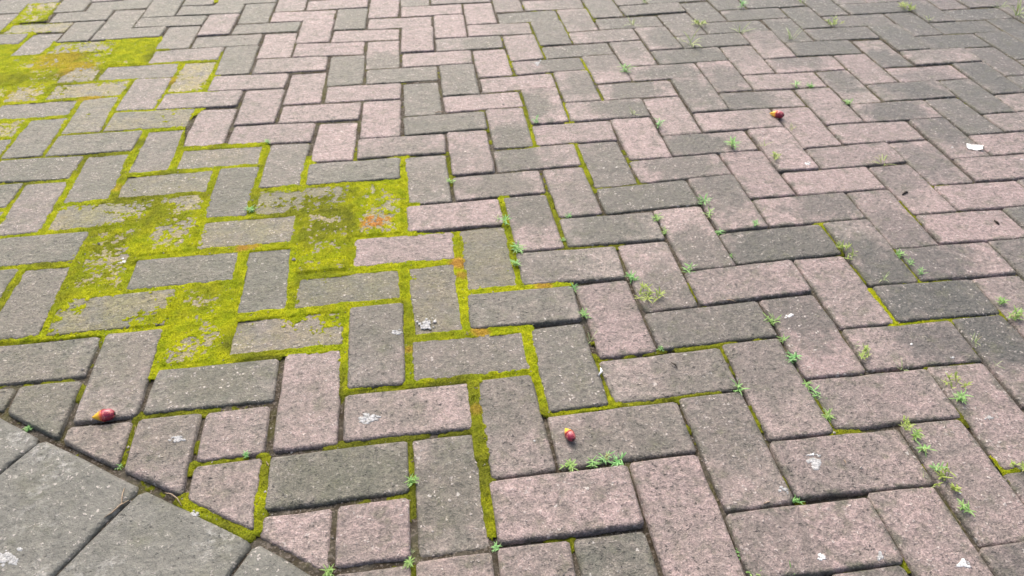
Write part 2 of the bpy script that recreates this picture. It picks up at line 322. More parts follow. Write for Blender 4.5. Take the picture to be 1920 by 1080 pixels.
# ------------------------------------------------------------------ brick appearance: pink 0..9, stain amount 0..9 and place, moss cover 0..9
LOOK = {}
def look(s):
    for e in s.replace('\n', ' ').split():
        k, *r = e.split(':'); LOOK[k] = r
look("""V-9,16:7 V-10,15:2:5a H-9,15:6:3l V-8,13:8 H-10,14:7 H-11,13:6 V-9,12:7 V-10,11:7 H-9,11:7 V-7,10:9 H-8,12:8 V-12,13:4 H-12,12:1:3a:2 V-11,10:3:3a H-10,10:2:3a:1
V-8,9:3:4a V-11,14:2:2a:5 H-12,16:5 H-13,15:2:3a V-12,17:2:3a H-11,17:2:4a V-11,18:6 H-14,18:1:4a V-14,15:1:2a:3 H-16,16:1:0a:8 H-17,15:1:0a:9 V-17,16:1:0a:9 V-16,13:1:0a:8 V-15,14:1:2a:6 H-14,14:1:2a:4
V-13,16:1:0a:9 V-17,20:1:0a:7 H-15,17:1:2a:4 V-16,17:2:3a H-17,19:1:2a:4 H-15,13:2:3a V-13,12:1:3a:1 H-13,11:1:4a V-14,11:1:4a H-16,12:1:3a:6 H-14,10:1:4a V-13,8:3:2a V-12,9:1:4a H-11,9:1:4a:2 V-9,8:1:5a
H-8,8:1:6a:4 V-6,7:2:3a:8 V-10,7:2:2a:7 H-12,8:1:4l:5 H-9,7:2:4a:3 V-11,6:2:2a:8 V-7,6:2:3a:8 H-11,5:1:4a:4 V-9,4:1:4a:8 H-8,4:3:3a:3 H-7,5:1:5a:2 V-5,4:2:4a:2 V-4,5:2:5a:2 H-10,6:1:5a V-8,5:1:5a V-12,5:2:4a
H-13,7:1:4a H-12,4:2:4a V-10,3:3:4t H-9,3:2:5c V-7,2:7:2c H-6,2:6:2l V-6,3:3:4t H-5,3:3:4a H-4,4:3:4a V-3,2:3:4a V-4,1:5:4t H-3,1:4:4c H-7,1:2:6a V-5,0:3:5c H-4,0:7:1c V-8,1:6 V-2,-1:8:1t V-1,0:5:4t
H0,0:7:2l V3,0:7 H1,1:7:2c H-1,-1:8:2l V2,-1:7 V1,-2:7 H-2,2:4:4r V0,1:5:4t V-2,3:7:1t H-1,3:4:5a V1,2:8:6t H2,2:7:6r V4,1:6:7t H3,3:3:8a V2,3:8 H0,4:7:2l H-3,5:4:4l V-1,4:7:5b V-3,6:8:7t
H-2,6:3:6c V0,5:8:6b H1,5:4:8a V3,4:5:7b H4,4:7:6l V5,2:7 H5,5:9 V4,5:8:4b H2,6:7:6r V1,6:7:6t H-1,7:3:6a V-2,7:6:4r H-5,7:8 H-6,6:8 V-5,8:4:5c H-4,8:7:6c V-4,9:8:2b H-3,9:7:7l V-1,8:5:5a
H0,8:7:6c V2,7:9 H3,7:9 V3,8:9 H4,8:9 V5,6:8:4t H6,6:9 H7,7:8 V6,7:8:5c V7,8:6:6t H8,8:8 V8,9:4:5a H9,9:6:3c H5,9:8 V4,9:9 H2,10:8:3r H1,9:6:7l V0,9:9 H-2,10:8 V-3,10:7:7b H-5,11:2:5a V-6,11:8
H-6,10:6:3b H-7,9:2:5a V-2,11:8:7l H-1,11:7:7r V1,10:8 H3,11:6:9l V2,11:5:6c V5,10:8 H6,10:6:7c V6,11:6:6t H4,12:8 V3,12:7:5c H7,11:5:7c V9,10:3:6a V7,12:8 H8,12:7:4b V8,13:5:6b H9,13:6:3t V10,11:3:6a
H5,13:8:5t H6,14:2:8a V5,14:6:4t V4,13:7:3t V-5,12:2:5a H-4,12:9 H-7,13:8 V-4,13:2:5a H-6,14:3:5a H-5,15:8 V-3,14:9 H-3,13:9 V-1,12:6:6r H0,12:7:7c V-7,14:4:6a V-6,15:7:6b V-5,16:8 H-4,16:4:6r V-4,17:9
H-3,17:8:4r V-2,15:8 H-2,14:6:8r V0,13:7:6t H-2,18:2:6a V-1,16:3:6a H-1,15:4:6a V1,14:7:4t H0,16:6:5c H1,13:7:7c H2,14:4:6a V-7,18:3:6a V-8,17:8 H-8,16:8 H-7,17:8 H-6,18:8 H-8,20:7 V-6,19:9 H-5,19:9
V-9,20:7 H-9,19:8 V1,18:3:5a V0,17:6:5c H1,17:4:6a V2,15:5:6c H3,15:4:6a V3,16:5:5a H4,16:3:6a V6,15:4:6a H7,15:4:6a H10,14:3:6a V9,14:3:6a H11,15:3:6a V10,15:3:7a V12,13:3:6a H8,16:5:5a V7,16:3:6a H5,17:3:6a V4,17:3:6a
V8,17:3:6a H9,17:3:6a V11,16:3:7a H12,16:3:7a V11,12:6:5a H10,10:5 V13,14:3:6a H2,18:4:5a V-3,18:8 H-1,19:6:5r H3,19:3:6a H6,18:3:6a V5,18:3:6a""")
MOSSED = {k: int(v[2]) / 9 for k, v in LOOK.items() if len(v) > 2}

# ------------------------------------------------------------------ brick meshes: worn, rounded edges, a few shared variants
def inset_corners(P, d):
    """corners of a convex CCW polygon moved inwards by d"""
    n = len(P); out = []
    e = [(P[(k + 1) % n] - P[k]) / np.linalg.norm(P[(k + 1) % n] - P[k]) for k in range(n)]; nr = [np.array([-q[1], q[0]]) for q in e]
    for k in range(n):
        e0, e1, n0, n1 = e[k - 1], e[k], nr[k - 1], nr[k]; p0, p1 = P[k] + n0 * d, P[k] + n1 * d
        den = e0[0] * e1[1] - e0[1] * e1[0]
        if abs(den) < 0.05: out.append(P[k] + n1 * d); continue
        t = ((p1 - p0)[0] * e1[1] - (p1 - p0)[1] * e1[0]) / den; out.append(p0 + e0 * t)
    return np.array(out)
def rect(L, W): return np.array([(-L / 2, -W / 2), (L / 2, -W / 2), (L / 2, W / 2), (-L / 2, W / 2)])
def brick_geom(P, seed, ch=0.0048, depth=0.06, cham=0.0032, step=0.03, rc=0.0045, rough=0.0007):
    """rings from the foot up over a worn chamfer to the flat top; P is a convex CCW outline around the origin"""
    rg = np.random.default_rng(seed); P = np.asarray(P, float)
    P = np.array([p for k, p in enumerate(P) if np.linalg.norm(p - P[k - 1]) > 0.003]); n = len(P)
    ts = []
    for k in range(n):
        l = np.linalg.norm(P[(k + 1) % n] - P[k]); m_ = max(2, int(l / step)); r_ = min(rc / l, 0.3); ts += [(k, r_ + (1 - 2 * r_) * q / (m_ - 1)) for q in range(m_)]
    N_ = len(ts); jit = rg.normal(0, rough, (N_, 2)); wv = 1 + rg.normal(0, 0.12, N_); V = []
    # now and then a chipped arris
    for q in range(int(rg.integers(0, 3))):
        k0 = int(rg.integers(N_)); wv[k0] *= rg.uniform(1.6, 2.4); wv[(k0 + 1) % N_] *= rg.uniform(1, 1.5)
    for ins, z in ((0, -depth), (0, -cham), (0.0015, -cham * 0.45), (ch * 0.6, -cham * 0.10), (ch, 0), (ch + 0.003, 0)):
        I = inset_corners(P, ins)
        for i, (k, t) in enumerate(ts):
            q = I[k] + (I[(k + 1) % n] - I[k]) * t + jit[i]
            if 0 < ins:
                base = P[k] + (P[(k + 1) % n] - P[k]) * t + jit[i]; q = base + (q - base) * (min(wv[i], 2.3) if ins <= ch else (ch * min(wv[i], 2.3) + 0.003) / (ch + 0.003))
            V.append((q[0], q[1], z))
    V = np.array(V); F = []
    for k in range(5):
        for i in range(N_):
            j = (i + 1) % N_; F.append((k * N_ + i, k * N_ + j, (k + 1) * N_ + j, (k + 1) * N_ + i))
    F.append(tuple(5 * N_ + i for i in range(N_)))
    return V, F
def brick_mesh(name, out, seed, mat, **kw):
    V, F = brick_geom(out, seed, **kw); me = bpy.data.meshes.new(name); me.from_pydata(V.tolist(), [], F)
    me.polygons.foreach_set('use_smooth', [True] * len(F)); me.update(); me.materials.append(mat); return me
BL, BW = 0.200, 0.100
def broken_rect(k):
    P_ = rect(BL, BW)
    if k % 5 != 3: return P_
    a_, b_ = 0.006 + 0.002 * (k % 3), 0.010 - 0.002 * (k % 3)      # one corner broken off
    return np.array([P_[0], P_[1], P_[2] + (0, -a_), P_[2] + (-b_, 0), P_[3]])
VARIANTS = [brick_mesh('brick', broken_rect(k), 200 + k, M_BRICK) for k in range(18)]

# ------------------------------------------------------------------ the setting
ge = []
gm = mesh_np('ground', [(-150, -150, -0.075), (150, -150, -0.075), (150, 150, -0.075), (-150, 150, -0.075)], [(0, 1, 2, 3)], M_EARTH, False)
ground = link('ground', gm); tag(ground, 'bare earth under and around the paving', kind='structure')

RECTS = []          # every laid piece: (cx, cy, angle, half length, half width, clip edge or None, key)
def place(cells, key):
    """fit a rectangle to four lattice corners (ll, lr, ur, ul), long side along local x"""
    q = np.array([lat(*c) for c in cells]); ex = (q[1] + q[2] - q[0] - q[3]) / 2; ey = (q[2] + q[3] - q[0] - q[1]) / 2
    c = q.mean(0); ax = math.atan2(ex[1], ex[0]); ay = math.atan2(ey[1], ey[0]) - math.pi / 2
    return c, (ax + ay) / 2, np.linalg.norm(ex), np.linalg.norm(ey)
def gap_at(c):
    """joint width: wide and mossy on the left, tighter on the right"""
    core = G(420, 520)
    return 0.0030 + 0.0016 * float(sstep(0.35, -0.35, c[0])) + 0.0062 * math.exp(-((c[0] - core[0]) ** 2 + (c[1] - core[1]) ** 2) / (2 * 0.55 ** 2))
CUSTOM_SKIP = {'H-8,0', 'V-6,-1', 'H-5,-1', 'V-8,1', 'H-10,2', 'V-9,0', 'H-11,1', 'V-7,-2', 'H-12,0', 'V-10,-1', 'V-8,-3', 'H-9,-1', 'H-6,-2'}
CUSTOM = [('Q-7,0', -7, 0, 1, 1, '7:1c'), ('Q-6,0', -6, 0, 1, 1, '8'), ('Q-6,-2', -6, -2, 1, 2, '6'), ('Q-5,-1', -5, -1, 1, 1, '7:2c'), ('Q-4,-1', -4, -1, 1, 1, '7'),
          ('Q-8,2', -8, 2, 1, 1, '7'), ('Q-8,1', -8, 0.4, 1, 1.6, '6:2t'), ('Q-9,1', -9, 1, 1, 2, '5:3t'), ('Q-10,2', -10, 2, 1, 1, '5:3c')]
todo = []
for x in range(-36, 30):
    for y in range(-12, 36):
        t = (x - y) % 4
        if t == 0: cs, key, vert = [(x, y), (x + 2, y), (x + 2, y + 1), (x, y + 1)], f'H{x},{y}', False
        elif t == 3: cs, key, vert = [(x, y), (x + 1, y), (x + 1, y + 2), (x, y + 2)], f'V{x},{y}', True
        else: continue
        if key in CUSTOM_SKIP: continue
        todo.append((key, cs, vert))
for key, x, y, wx, wy, lk in CUSTOM:
    LOOK[key] = lk.split(':'); todo.append((key, [(x, y), (x + wx, y), (x + wx, y + wy), (x, y + wy)], False))

def view(p):
    c = RC @ (np.array([p[0], p[1], 0]) - CAM)
    return (960 + F_PX * c[0] / c[2], 540 + F_PX * c[1] / c[2]) if c[2] > 0.05 else (-9999, -9999)
pieces = []
for key, cs, vert in todo:
    c, ang, wx, wy = place(cs, key); g = gap_at(c)
    de = edge_dist(c)
    if de < -0.10: continue
    if np.linalg.norm(c - np.array([-0.3, 0.9])) > 2.9: continue
    if key.startswith('H') or key.startswith('V'):
        if vert: L_, W_, a = wy - g, wx - g, ang + math.pi / 2
        else: L_, W_, a = wx - g, wy - g, ang
    else: L_, W_, a = wx - g, wy - g, ang
    R2 = np.array([[math.cos(a), -math.sin(a)], [math.sin(a), math.cos(a)]])
    poly = [c + R2 @ np.array(q) for q in ((-L_ / 2, -W_ / 2), (L_ / 2, -W_ / 2), (L_ / 2, W_ / 2), (-L_ / 2, W_ / 2))]
    cut = False; near = min(edge_dist(q) for q in poly)
    if near < 0.006:
        cut = True
        sp_ = [edge_param(q) for q in poly]; A_, B_ = edge_at(min(sp_)), edge_at(max(sp_)); n_ = np.array([-(B_ - A_)[1], (B_ - A_)[0]]); n_ /= np.linalg.norm(n_)
        poly = clip_poly(poly, A_ + n_ * 0.0075, n_)
        if len(poly) < 3: continue
        pa = np.array(poly); ar = 0.5 * abs(np.dot(pa[:, 0], np.roll(pa[:, 1], 1)) - np.dot(pa[:, 1], np.roll(pa[:, 0], 1)))
        if ar < 0.0008: continue
    uv = [view(q) for q in poly]; vis = any(-30 < u < 1950 and -30 < v < 1110 for u, v in uv)
    ua = np.array(uv); pa = 0.5 * abs(np.dot(ua[:, 0], np.roll(ua[:, 1], 1)) - np.dot(ua[:, 1], np.roll(ua[:, 0], 1)))
    u0, v0 = view(c)
    rank = pa if vis else -np.hypot(u0 - 960, v0 - 540)
    pieces.append(dict(key=key, c=c, a=a, L=L_, W=W_, poly=poly, cut=cut or key[0] == 'Q', vis=vis, rank=rank, vert=vert, uv=(u0, v0)))
pieces.sort(key=lambda d: -d['rank'])
print('pieces', len(pieces), 'visible', sum(d['vis'] for d in pieces))

# signed distance to the nearest brick on a fine grid: where the joints run
CELL = 0.0025
X0, X1, Y0, Y1 = -2.75, 1.85, -0.55, 3.05
nxg, nyg = int((X1 - X0) / CELL), int((Y1 - Y0) / CELL)
gx = X0 + np.arange(nxg) * CELL; gy = Y0 + np.arange(nyg) * CELL
D = np.full((nyg, nxg), 0.03, np.float32)           # + outside bricks, - inside
OWN = np.full((nyg, nxg), -1, np.int32)
def raster(poly, idx):
    pa = np.array(poly); lo = pa.min(0) - 0.03; hi = pa.max(0) + 0.03
    i0, i1 = np.clip([int((lo[0] - X0) / CELL), int((hi[0] - X0) / CELL) + 1], 0, nxg); j0, j1 = np.clip([int((lo[1] - Y0) / CELL), int((hi[1] - Y0) / CELL) + 1], 0, nyg)
    if i1 <= i0 or j1 <= j0: return
    xx, yy = np.meshgrid(gx[i0:i1], gy[j0:j1]); sd_ = np.full(xx.shape, -1e9)
    for k in range(len(pa)):
        a, b = pa[k], pa[(k + 1) % len(pa)]; e = b - a; l = np.linalg.norm(e)
        if l < 1e-6: continue
        sd_ = np.maximum(sd_, ((xx - a[0]) * e[1] - (yy - a[1]) * e[0]) / l)
    sub = D[j0:j1, i0:i1]; m_ = sd_ < sub; sub[m_] = sd_[m_]; OWN[j0:j1, i0:i1][m_ & (sd_ < 0)] = idx

WHERE = {'l': (-0.24, 0), 'r': (0.24, 0), 't': (0, 0.26), 'b': (0, -0.26), 'c': (0, 0), 'a': (0, 0)}
pave = None
rows = []
# bed of joint soil becomes the mesh of the pavement itself (built below); make the parent first
bed = bpy.data.meshes.new('joint_bed'); pave = link('brick_pavement', bed); tag(pave, 'herringbone pavement of pink and grey concrete bricks with sandy joints', kind='structure')
far_V, far_F = [], []; nv = 0
for i, d in enumerate(pieces):
    key, c, a = d['key'], d['c'], d['a']; u0, v0 = d['uv']
    raster(d['poly'], i)
    rg = np.random.default_rng(abs(hash_ if (hash_ := sum(ord(ch_) * (k + 3) * 31 for k, ch_ in enumerate(key))) else 1))
    z = float(rg.normal(0, 0.0014)); tx, ty = rg.normal(0, 0.008, 2)
    d['pl'] = (c[0], c[1], a, z, tx, ty)
    if i < 300:
        if d['cut']:
            pa = np.array(d['poly']); ctr = pa.mean(0); ca, sa = math.cos(-a), math.sin(-a)
            loc_ = (pa - ctr) @ np.array([[ca, -sa], [sa, ca]]).T
            o = link('brick', brick_mesh('cut_brick', loc_, 500 + i, M_BRICK, ch=0.004), pave); o.location = (ctr[0], ctr[1], z); sx_, sy_ = d['L'], d['W']
        else:
            o = link('brick', VARIANTS[int(rg.integers(18))], pave); o.location = (c[0], c[1], z); o.scale = (d['L'] / BL, d['W'] / BW, 1); sx_, sy_ = BL, BW
        flip = math.pi if (rg.random() < 0.5 and not d['cut']) else 0
        o.rotation_euler = (tx, ty, a + flip); d['pl'] = (float(o.location.x), float(o.location.y), a + flip, z, tx, ty)
        lk = LOOK.get(key)
        if lk is None:
            pk = 0.3 + 0.5 * rg.random() if u0 > 500 else 0.15; st = (0.5, 'a')
        else:
            pk = int(lk[0]) / 9; st = (int(lk[1][0]) / 9, lk[1][1]) if len(lk) > 1 else (0.15, 'c')
        amt, wh = st; off = WHERE[wh]; dirv = np.array(off) * (2.0 if not d['vert'] else 1.0)
        if wh in 'lrtb':
            wv = np.array([off[0] * (0.2 if not d['vert'] else 0.1), off[1] * (0.1 if not d['vert'] else 0.2)])
        else: wv = rg.normal(0, 0.008, 2)
        ra = a + flip; base_ang = a - (math.pi / 2 if d['vert'] else 0)
        wx_, wy_ = math.cos(base_ang) * wv[0] - math.sin(base_ang) * wv[1], math.sin(base_ang) * wv[0] + math.cos(base_ang) * wv[1]
        lx, ly = math.cos(-ra) * wx_ - math.sin(-ra) * wy_, math.sin(-ra) * wx_ + math.cos(-ra) * wy_
        big = wh == 'a'
        o['pink'] = float(np.clip(0.10 + 0.80 * pk + rg.normal(0, 0.04), 0, 1)); o['tone'] = float(rg.normal(1.0, 0.05))
        o['stain'] = (float(lx), float(ly), float(min(0.95, amt * (1.45 if (u0 > 1150 and v0 < 150) else 1.22))))
        o['stain_size'] = ((0.135 if big else 0.082), (0.078 if big else 0.060), float(np.clip(1.15 - u0 / 1500, 0, 1)))
        o['half_size'] = ((0.1, 0.05) if not d['cut'] else (9.0, 9.0)) + (float(np.clip(0.30 + u0 / 3400, 0.3, 0.8)) * float(rg.uniform(0.6, 1.1)),)
        o['film'] = float(0.8 * MOSSED.get(key, 0) if v0 < 320 else 0.5 * MOSSED.get(key, 0))
    else:
        ol = rect(d['L'], d['W']) if not d['cut'] else None
        if ol is None: continue
        V_, F_ = brick_geom(ol, i); ca, sa = math.cos(a), math.sin(a)
        W3 = np.c_[V_[:, 0] * ca - V_[:, 1] * sa + c[0], V_[:, 0] * sa + V_[:, 1] * ca + c[1], V_[:, 2] + z]
        far_V.append(W3); far_F += [tuple(q + nv for q in f) for f in F_]; nv += len(W3)
fm_ = bpy.data.meshes.new('outer_bricks'); fm_.from_pydata(np.concatenate(far_V).tolist(), [], far_F); fm_.materials.append(M_BRICK)
fm_.polygons.foreach_set('use_smooth', [True] * len(far_F)); fo = link('outer_bricks', fm_, pave); fo['kind'] = 'stuff'
fo['pink'] = 0.55; fo['tone'] = 1.0; fo['stain'] = (0.0, 0.0, 0.35); fo['stain_size'] = (5.0, 5.0, 0.4); fo['film'] = 0.0; fo['half_size'] = (9.0, 9.0, 0.0)

# slab edging
edging = bpy.data.objects.new('slab_edging', None); C.objects.link(edging); tag(edging, 'row of wide grey concrete edging slabs in the near left corner', kind='structure')
def slab(cuts, seed):
    """cuts: outline points in photo pixels, CCW on the ground"""
    pa = np.array(cuts); ctr = pa.mean(0); loc_ = pa - ctr; rg = np.random.default_rng(seed)
    o = link('slab', brick_mesh('slab', loc_, seed, M_SLAB, ch=0.007, cham=0.006, rc=0.008, rough=0.0009), edging); o.location = (ctr[0], ctr[1], float(rg.normal(0.001, 0.001)))
    o.rotation_euler = (float(rg.normal(0, .003)), float(rg.normal(0, .003)), 0); raster(pa, 9000 + seed)
    return o
edge_pts = [G(-330, 596), G(-160, 690), G(-60, 746), G(80, 820), G(266, 913), G(477, 1013), G(640, 1104), G(800, 1200)]
edge_dir = [None] * len(edge_pts)
j1, j2, j3 = G(100, 1080) - G(266, 913), G(0, 885) - G(80, 820), G(430, 1080) - G(477, 1013)
dirs = [j2, j2, j2, j2, j1, j3, j3, j3]; dirs = [q / np.linalg.norm(q) for q in dirs]
SW = 0.42
for k in range(len(edge_pts) - 1):
    a_, b_ = edge_pts[k], edge_pts[k + 1]; t_ = (b_ - a_) / np.linalg.norm(b_ - a_) * 0.0018
    slab([a_ + t_ + dirs[k] * 0.001, a_ + t_ + dirs[k] * SW, b_ - t_ + dirs[k + 1] * SW, b_ - t_ + dirs[k + 1] * 0.001], 700 + k)

# ------------------------------------------------------------------ joint soil and moss from the distance grid
XX, YY = np.meshgrid(gx, gy)
# height of each laid brick's top, where there is one
_pl = np.array([d['pl'] for d in pieces] + [(0, 0, 0, 0, 0, 0)]); _ow = np.where((OWN >= 0) & (OWN < len(pieces)), OWN, len(pieces))
_q = _pl[_ow]; _dx, _dy = XX - _q[..., 0], YY - _q[..., 1]; _ca, _sa = np.cos(_q[..., 2]), np.sin(_q[..., 2])
ZB = (_q[..., 3] + np.sin(_q[..., 4]) * (-_sa * _dx + _ca * _dy) - np.sin(_q[..., 5]) * (_ca * _dx + _sa * _dy)).astype(np.float32)
ZB[(OWN >= 9000)] = 0.001; del _q, _dx, _dy, _ca, _sa
def seg_dist(p, q, box):
    xx, yy = box; e = q - p; t = np.clip(((xx - p[0]) * e[0] + (yy - p[1]) * e[1]) / max(1e-9, e @ e), 0, 1)
    return np.hypot(xx - p[0] - t * e[0], yy - p[1] - t * e[1])
def inside(poly):
    r = np.zeros(XX.shape, bool); n_ = len(poly)
    for k in range(n_):
        a, b = poly[k], poly[(k + 1) % n_]
        if abs(a[1] - b[1]) < 1e-9: continue
        c_ = ((a[1] > YY) != (b[1] > YY)) & (XX < (b[0] - a[0]) * (YY - a[1]) / (b[1] - a[1]) + a[0]); r ^= c_
    return r
def grid_nodes(mask):
    """quads of all grid cells whose four corners are in the mask -> node index map, faces"""
    cell = mask[:-1, :-1] & mask[1:, :-1] & mask[:-1, 1:] & mask[1:, 1:]
    used = np.zeros(mask.shape, bool); used[:-1, :-1] |= cell; used[1:, :-1] |= cell; used[:-1, 1:] |= cell; used[1:, 1:] |= cell
    idx = np.full(mask.shape, -1, np.int64); idx[used] = np.arange(used.sum())
    j, i = np.nonzero(cell)
    return used, np.c_[idx[j, i], idx[j, i + 1], idx[j + 1, i + 1], idx[j + 1, i]]
# soil
soil_h = -0.0082 + 0.0036 * (fbm(XX, YY, 14, 3) - 0.5) * 2 + 0.0022 * (fbm(XX, YY, 170, 9, 3) - 0.5) * 2
soil_h += 0.0022 * sstep(-0.35, -0.7, XX) * sstep(1.2, 0.5, YY) + 0.0050 * sstep(0.45, 1.4, YY)      # joints silted up farther out
used, F4 = grid_nodes((D > -0.004) & ((XX < 1.75)))
sm = mesh_np('joint_bed', np.c_[XX[used], YY[used], np.minimum(soil_h, -0.0022)[used]], F4, M_SOIL)
pave.data = sm; bpy.data.meshes.remove(bed)

COV = np.zeros(XX.shape, np.float32)          # how far moss has filled each joint
core = [G(*q) for q in ((-60, 60), (20, 40), (110, 80), (190, 110), (200, 60), (300, 60), (330, 110), (420, 95), (410, 185), (350, 230), (345, 275), (500, 262), (520, 300), (590, 290), (600, 335),
        (765, 285), (785, 345), (790, 388), (782, 436), (860, 435), (868, 520), (960, 520), (1080, 530), (1000, 600), (1010, 690), (880, 712), (700, 725), (640, 735), (650, 680), (500, 665), (300, 705), (200, 690), (190, 630), (0, 642), (-120, 660))]
COV = np.maximum(COV, 0.40 * sstep(0.35, 0.6, fbm(XX, YY, 3.5, 63, 3)))          # thin growth here and there
COV = np.maximum(COV, inside(core) * 1.15)
SEG = """285 699 430 673 1.1;430 673 520 664 .9;0 641 190 629 .9;765 620 772 715 1;645 575 640 730 1;890 715 905 850 1.2;905 850 922 990 1;760 820 772 900 .9;770 900 772 960 .6;985 615 1020 765 1.1;1100 590 1118 680 .55;1118 690 1140 750 .8;490 860 478 985 1.1;1030 768 1150 752 1;1150 752 1280 738 .8
270 780 505 752 .75;500 850 620 836 .7;620 836 890 805 .8;640 733 885 715 .85;360 876 490 860 .9;345 937 460 1000 1.0;205 885 340 940 .5;30 800 130 845 .5;760 715 990 697 1;0 717 160 706 .6;190 635 150 740 .75;150 740 115 850 .7;265 780 232 865 .7
960 450 970 540 1.1;945 370 960 450 1.1;970 470 1160 457 .7;1025 365 1050 440 .8;1048 400 1062 462 .8;1085 280 1120 395 .75;938 68 962 140 .95;995 40 1018 107 1;1042 18 1070 78 .9;1032 137 1068 230 1;1087 110 1128 187 1;970 170 1003 273 1
1077 270 1117 353 1;1173 283 1207 340 .7;1098 7 1113 37 1;1150 0 1170 27 .8;1200 77 1230 117 .7;1118 349 1205 341 .85;820 122 824 155 .8;751 100 754 130 .7;685 130 687 155 .8;752 155 757 255 .6;670 267 672 297 .8;837 287 845 340 .75;907 207 917 263 .8
1013 320 1025 362 .7;927 280 1003 274 .65;640 302 773 292 .7;750 300 757 350 1;600 290 640 300 .8;985 10 1000 22 1;1000 15 1030 22 .8;880 70 860 72 .5;400 2 490 1 1.2;1120 345 1118 352 1
1537 424 1568 421 1;1540 430 1572 468 .8;1597 500 1617 523 .8;1635 422 1668 458 .75;1680 470 1727 525 .95;1663 533 1725 527 .9;1638 548 1683 607 1.1;1683 607 1790 597 1.0;1790 597 1887 588 .9;1280 655 1450 637 .75;1130 662 1240 650 .6;1290 537 1313 572 .7
1360 670 1382 720 .6;1697 380 1723 412 .8;1728 402 1798 396 .6;1750 528 1775 524 .8;1750 690 1830 682 .55;1280 744 1343 740 .8;1287 787 1307 845 .7;1533 757 1567 810 .85;1567 810 1600 807 .7;1877 857 1915 905 1;1800 600 1830 650 .6;1413 770 1425 800 .6;1620 690 1650 690 .5
1665 1048 1700 1052 .7;1800 775 1812 785 .8;1550 615 1590 640 .45;1513 540 1545 590 .4;1750 345 1775 348 .9;1790 182 1820 190 .8;1835 95 1850 110 1;1820 60 1860 62 .5;1230 1060 1240 1080 .8;1225 1045 1230 1060 .7;1300 990 1220 985 .4;1080 1005 1010 1020 .4
760 820 640 835 .5;740 1075 770 1070 .8;655 945 760 935 .5;1105 870 1040 885 .5;920 990 945 1018 .6;1190 280 1208 335 .5;1225 400 1250 430 .5;1240 408 1210 396 .5;1160 150 1180 190 .4;1058 195 1070 228 .8;875 555 885 615 1.2;860 440 880 545 1.1"""
for q in SEG.replace('\n', ';').split(';'):
    u1, v1, u2, v2, am = [float(t) for t in q.split()]
    p_, q_ = G(u1, v1), G(u2, v2); lo = np.minimum(p_, q_) - 0.04; hi = np.maximum(p_, q_) + 0.04
    i0, i1 = np.clip([int((lo[0] - X0) / CELL), int((hi[0] - X0) / CELL)], 0, nxg); j0_, j1_ = np.clip([int((lo[1] - Y0) / CELL), int((hi[1] - Y0) / CELL)], 0, nyg)
    if i1 <= i0 or j1_ <= j0_: continue
    sl = (slice(j0_, j1_), slice(i0, i1)); dd = seg_dist(p_, q_, (XX[sl], YY[sl]))
    COV[sl] = np.maximum(COV[sl], am * sstep(0.022, 0.012, dd))
jn = fbm(XX, YY, 22, 21); jn2 = fbm(XX, YY, 90, 31, 3); fine_n = fbm(XX, YY, 260, 41, 3)
joint = COV + (jn - 0.5) * 1.15 + (fbm(XX, YY, 70, 23, 2) - 0.5) * 0.5
fill = sstep(0.35, 0.80, joint)
# moss that has crept over the brick faces
cover = np.zeros(XX.shape, np.float32); keys = {d['key']: i for i, d in enumerate(pieces)}
covtab = np.zeros(len(pieces) + 1, np.float32)
for k, v in MOSSED.items():
    if k in keys: covtab[keys[k]] = v
ow = np.where((OWN >= 0) & (OWN < len(pieces)), OWN, len(pieces)); cover = covtab[ow]
FAV = [(700, 385, .10, .50), (607, 470, .10, .50), (400, 570, .09, .30), (345, 640, .09, .15), (405, 650, .05, -.35), (180, 490, .09, .3), (265, 395, .06, .35), (330, 455, .06, .35), (125, 590, .06, .45), (280, 570, .05, .3), (250, 97, .12, .5), (60, 120, .2, .5), (150, 130, .1, .3),
       (560, 600, .02, .5), (625, 595, .03, .5), (530, 360, .05, .3), (390, 150, .05, .3), (320, 218, .03, .45), (68, 22, .1, .4), (785, 510, .04, .4), (545, 650, .04, -.6), (200, 590, .05, -.5), (480, 435, .05, -.3), (700, 540, .05, -.3)]
for u, v, r, am in FAV:
    p_ = G(u, v); cover = cover + np.where(cover > 0, am * np.exp(-((XX - p_[0]) ** 2 + (YY - p_[1]) ** 2) / (2 * (r * 0.8) ** 2)), 0)
patch = cover * 0.95 + (fbm(XX, YY, 15, 55, 5) - 0.5) * 1.35 + (fbm(XX, YY, 75, 57, 2) - 0.5) * 0.9 + (fbm(XX, YY, 210, 59, 2) - 0.5) * 1.0 + 0.26 * sstep(-0.025, 0.0, D) * (cover > 0.4) - 0.79
patch = np.where(cover > 0.05, patch, -1)
# height of the moss surface
target = np.interp(np.clip(COV + (jn - 0.5) * 0.35, 0, 1.3), (0, 0.5, 0.75, 1.0, 1.15, 1.3), (-0.008, -0.0048, -0.0034, -0.0019, -0.0002, 0.0012))
h_joint = -0.0115 + fill * (target + 0.0115) + (jn2 - 0.5) * 0.004 * fill
over = 0.0050 * sstep(0.9, 1.15, COV) * (0.3 + 1.4 * jn) * fill                # spills over the chamfers
h_edge = h_joint - np.clip(-D - over, 0, 1) * 1.1
h_patch = np.where(patch > 0, ZB - 0.0001 + 0.0015 * np.minimum(1, patch * 1.1) + (jn2 - 0.5) * 0.0012, -1)
H = np.maximum(h_edge, h_patch) + (fine_n - 0.5) * 0.0024
mask = ((D > -0.009) & (fill > 0.12) & (COV > 0.05) & (h_edge > -0.0085)) | (patch > -0.02)
mask &= ~(OWN >= 9000) | (D > -0.012)
used, F4 = grid_nodes(mask)
